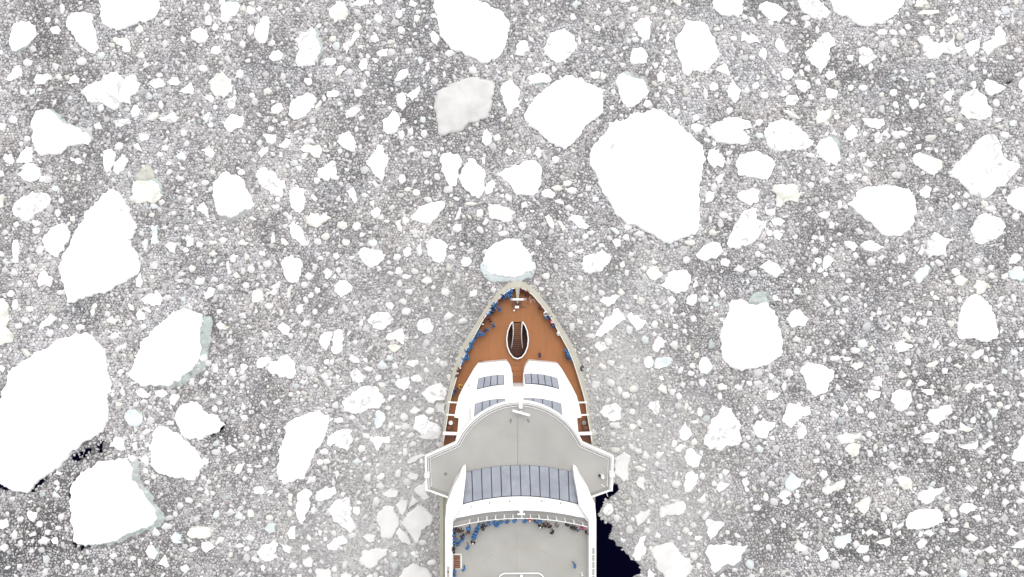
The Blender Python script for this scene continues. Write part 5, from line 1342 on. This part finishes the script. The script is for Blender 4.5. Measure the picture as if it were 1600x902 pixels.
STAR = A_([(694,152,dr,k),(716,158,dr,k),(740,166,dr,k),(735,190,dr,k),(823,275,dr,k),(860,318,w_,dr),(872,346,b,db),(884,338,db,k),(906,378,'pink',w_),(916,402,db,b),(952,457,w_,w_),(1010,582,b,db),(1018,602,b,b),(1018,624,db,k),(1032,632,b,k)])
MID = A_([(828,610,'purple',k)])
TOP = T_([(300,445,db,k),(322,447,k,k),(347,450,k,k),(289,477,b,db),(297,513,b,b),(301,545,b,k),(331,555,b,k),(357,522,b,db),(366,494,db,k),(410,432,b,k),(405,468,'brown','grey'),(491,412,b,b),(477,443,b,k),(467,464,b,db),(456,487,b,b),(449,508,b,db),(444,540,k,w_),(530,408,k,k),(519,430,k,k),(567,395,b,'grey-blue'),(609,390,b,db),(634,406,b,b),(662,382,b,k),(712,380,b,db),(776,372,b,k),(853,374,b,k),(888,364,'red',w_),(930,377,db,b),(963,377,b,b),(968,415,k,w_),(1002,405,k,k),(1022,405,k,'brown'),(1043,415,k,k),(1066,460,k,k),(1101,410,'grey','brown'),(1180,403,k,k),(1221,425,k,k),(1241,432,k,db),(1258,442,'grey-blue',k),(1300,432,'pink',k),(1332,466,k,'grey')])
LOW = T_([(283,585,k,k),(296,604,k,k),(405,580,b,k),(378,750,b,k),(298,775,b,k),(296,800,b,db),(1243,722,b,db)])
PEOPLE = []
NUM = ['first','second','third','fourth','fifth','sixth','seventh','eighth','ninth','tenth','eleventh','twelfth','thirteenth','fourteenth','fifteenth','sixteenth','seventeenth','eighteenth','nineteenth','twentieth','twenty-first','twenty-second','twenty-third','twenty-fourth','twenty-fifth','twenty-sixth','twenty-seventh','twenty-eighth','twenty-ninth','thirtieth']
def place(lst, h, where, face, group, along):
    cnt = {}
    for i, (x, y, c, hat) in enumerate(sorted(lst, key=along)):
        k_ = cnt[c] = cnt.get(c, 0)+1; tot = sum(1 for t in lst if t[2] == c)
        lab = f'person in {c} parka {where}' if tot == 1 else f'person in {c} parka, {NUM[k_-1]} such {where}'
        PEOPLE.append((x, y, c, hat, h, face(x, y), lab, group))
place(PORT, 12, 'from the bow tip along the left bow rail', lambda x, y: math.radians(58+rf.uniform(-35,35)), 'people along the left bow rail', lambda t: t[1]*1-t[0]*.3)
place(STAR, 12, 'from the bow tip along the right bow rail', lambda x, y: math.radians(-58+rf.uniform(-35,35)), 'people along the right bow rail', lambda t: t[1])
place(MID, 12, 'alone on the open brown bow deck', lambda x, y: 1.4, 'people on the bow deck', lambda t: t[1])
place(TOP, HT, 'from the left along the top deck windbreak', lambda x, y: math.radians(rf.uniform(-40,40)), 'people behind the top deck windbreak', lambda t: t[0])
LOWLAB = ['person in black parka at the left wall above the stairs, farther forward','person in black parka bending at the left wall just above the stairs','person in blue parka standing alone right above the brown stairs','person in blue parka on grey deck below right of the stairs','person in blue parka at the left wall just below the stairs','person in blue parka cut by the bottom edge at left wall','person in blue parka alone on the right side of grey top deck']
for (x, y, c, hat), lab in zip(LOW, LOWLAB): PEOPLE.append((x, y, c, hat, HT, rf.uniform(0,6.28), lab, 'people scattered on the top deck'))
for i, (x, y, c, hat, h, rz, lab, grp) in enumerate(PEOPLE):
    body, coat, hm = POSES[rf.choice((0,0,1,2,2,3,4))]
    X, Y, _ = P(x, y, h+1.1)
    o = bpy.data.objects.new('person', body); COL.objects.link(o); o.location = (X, Y, h+.02); o.rotation_euler = (0,0,rz); s_ = rf.uniform(.95,1.05)*(1.08 if h < 20 else .95); o.scale = (s_*1.06,s_*1.06,s_)
    tag(o, lab, 'person', grp)
    if c == 'blue' and rf.random() < .6: hat = 'blue'
    for nm, me_, col in (('parka', coat, c), ('hat', hm, hat)):
        q = bpy.data.objects.new(nm, me_); COL.objects.link(q); q.parent = o; q.material_slots[0].link = 'OBJECT'; q.material_slots[0].material = M['coat_'+col]
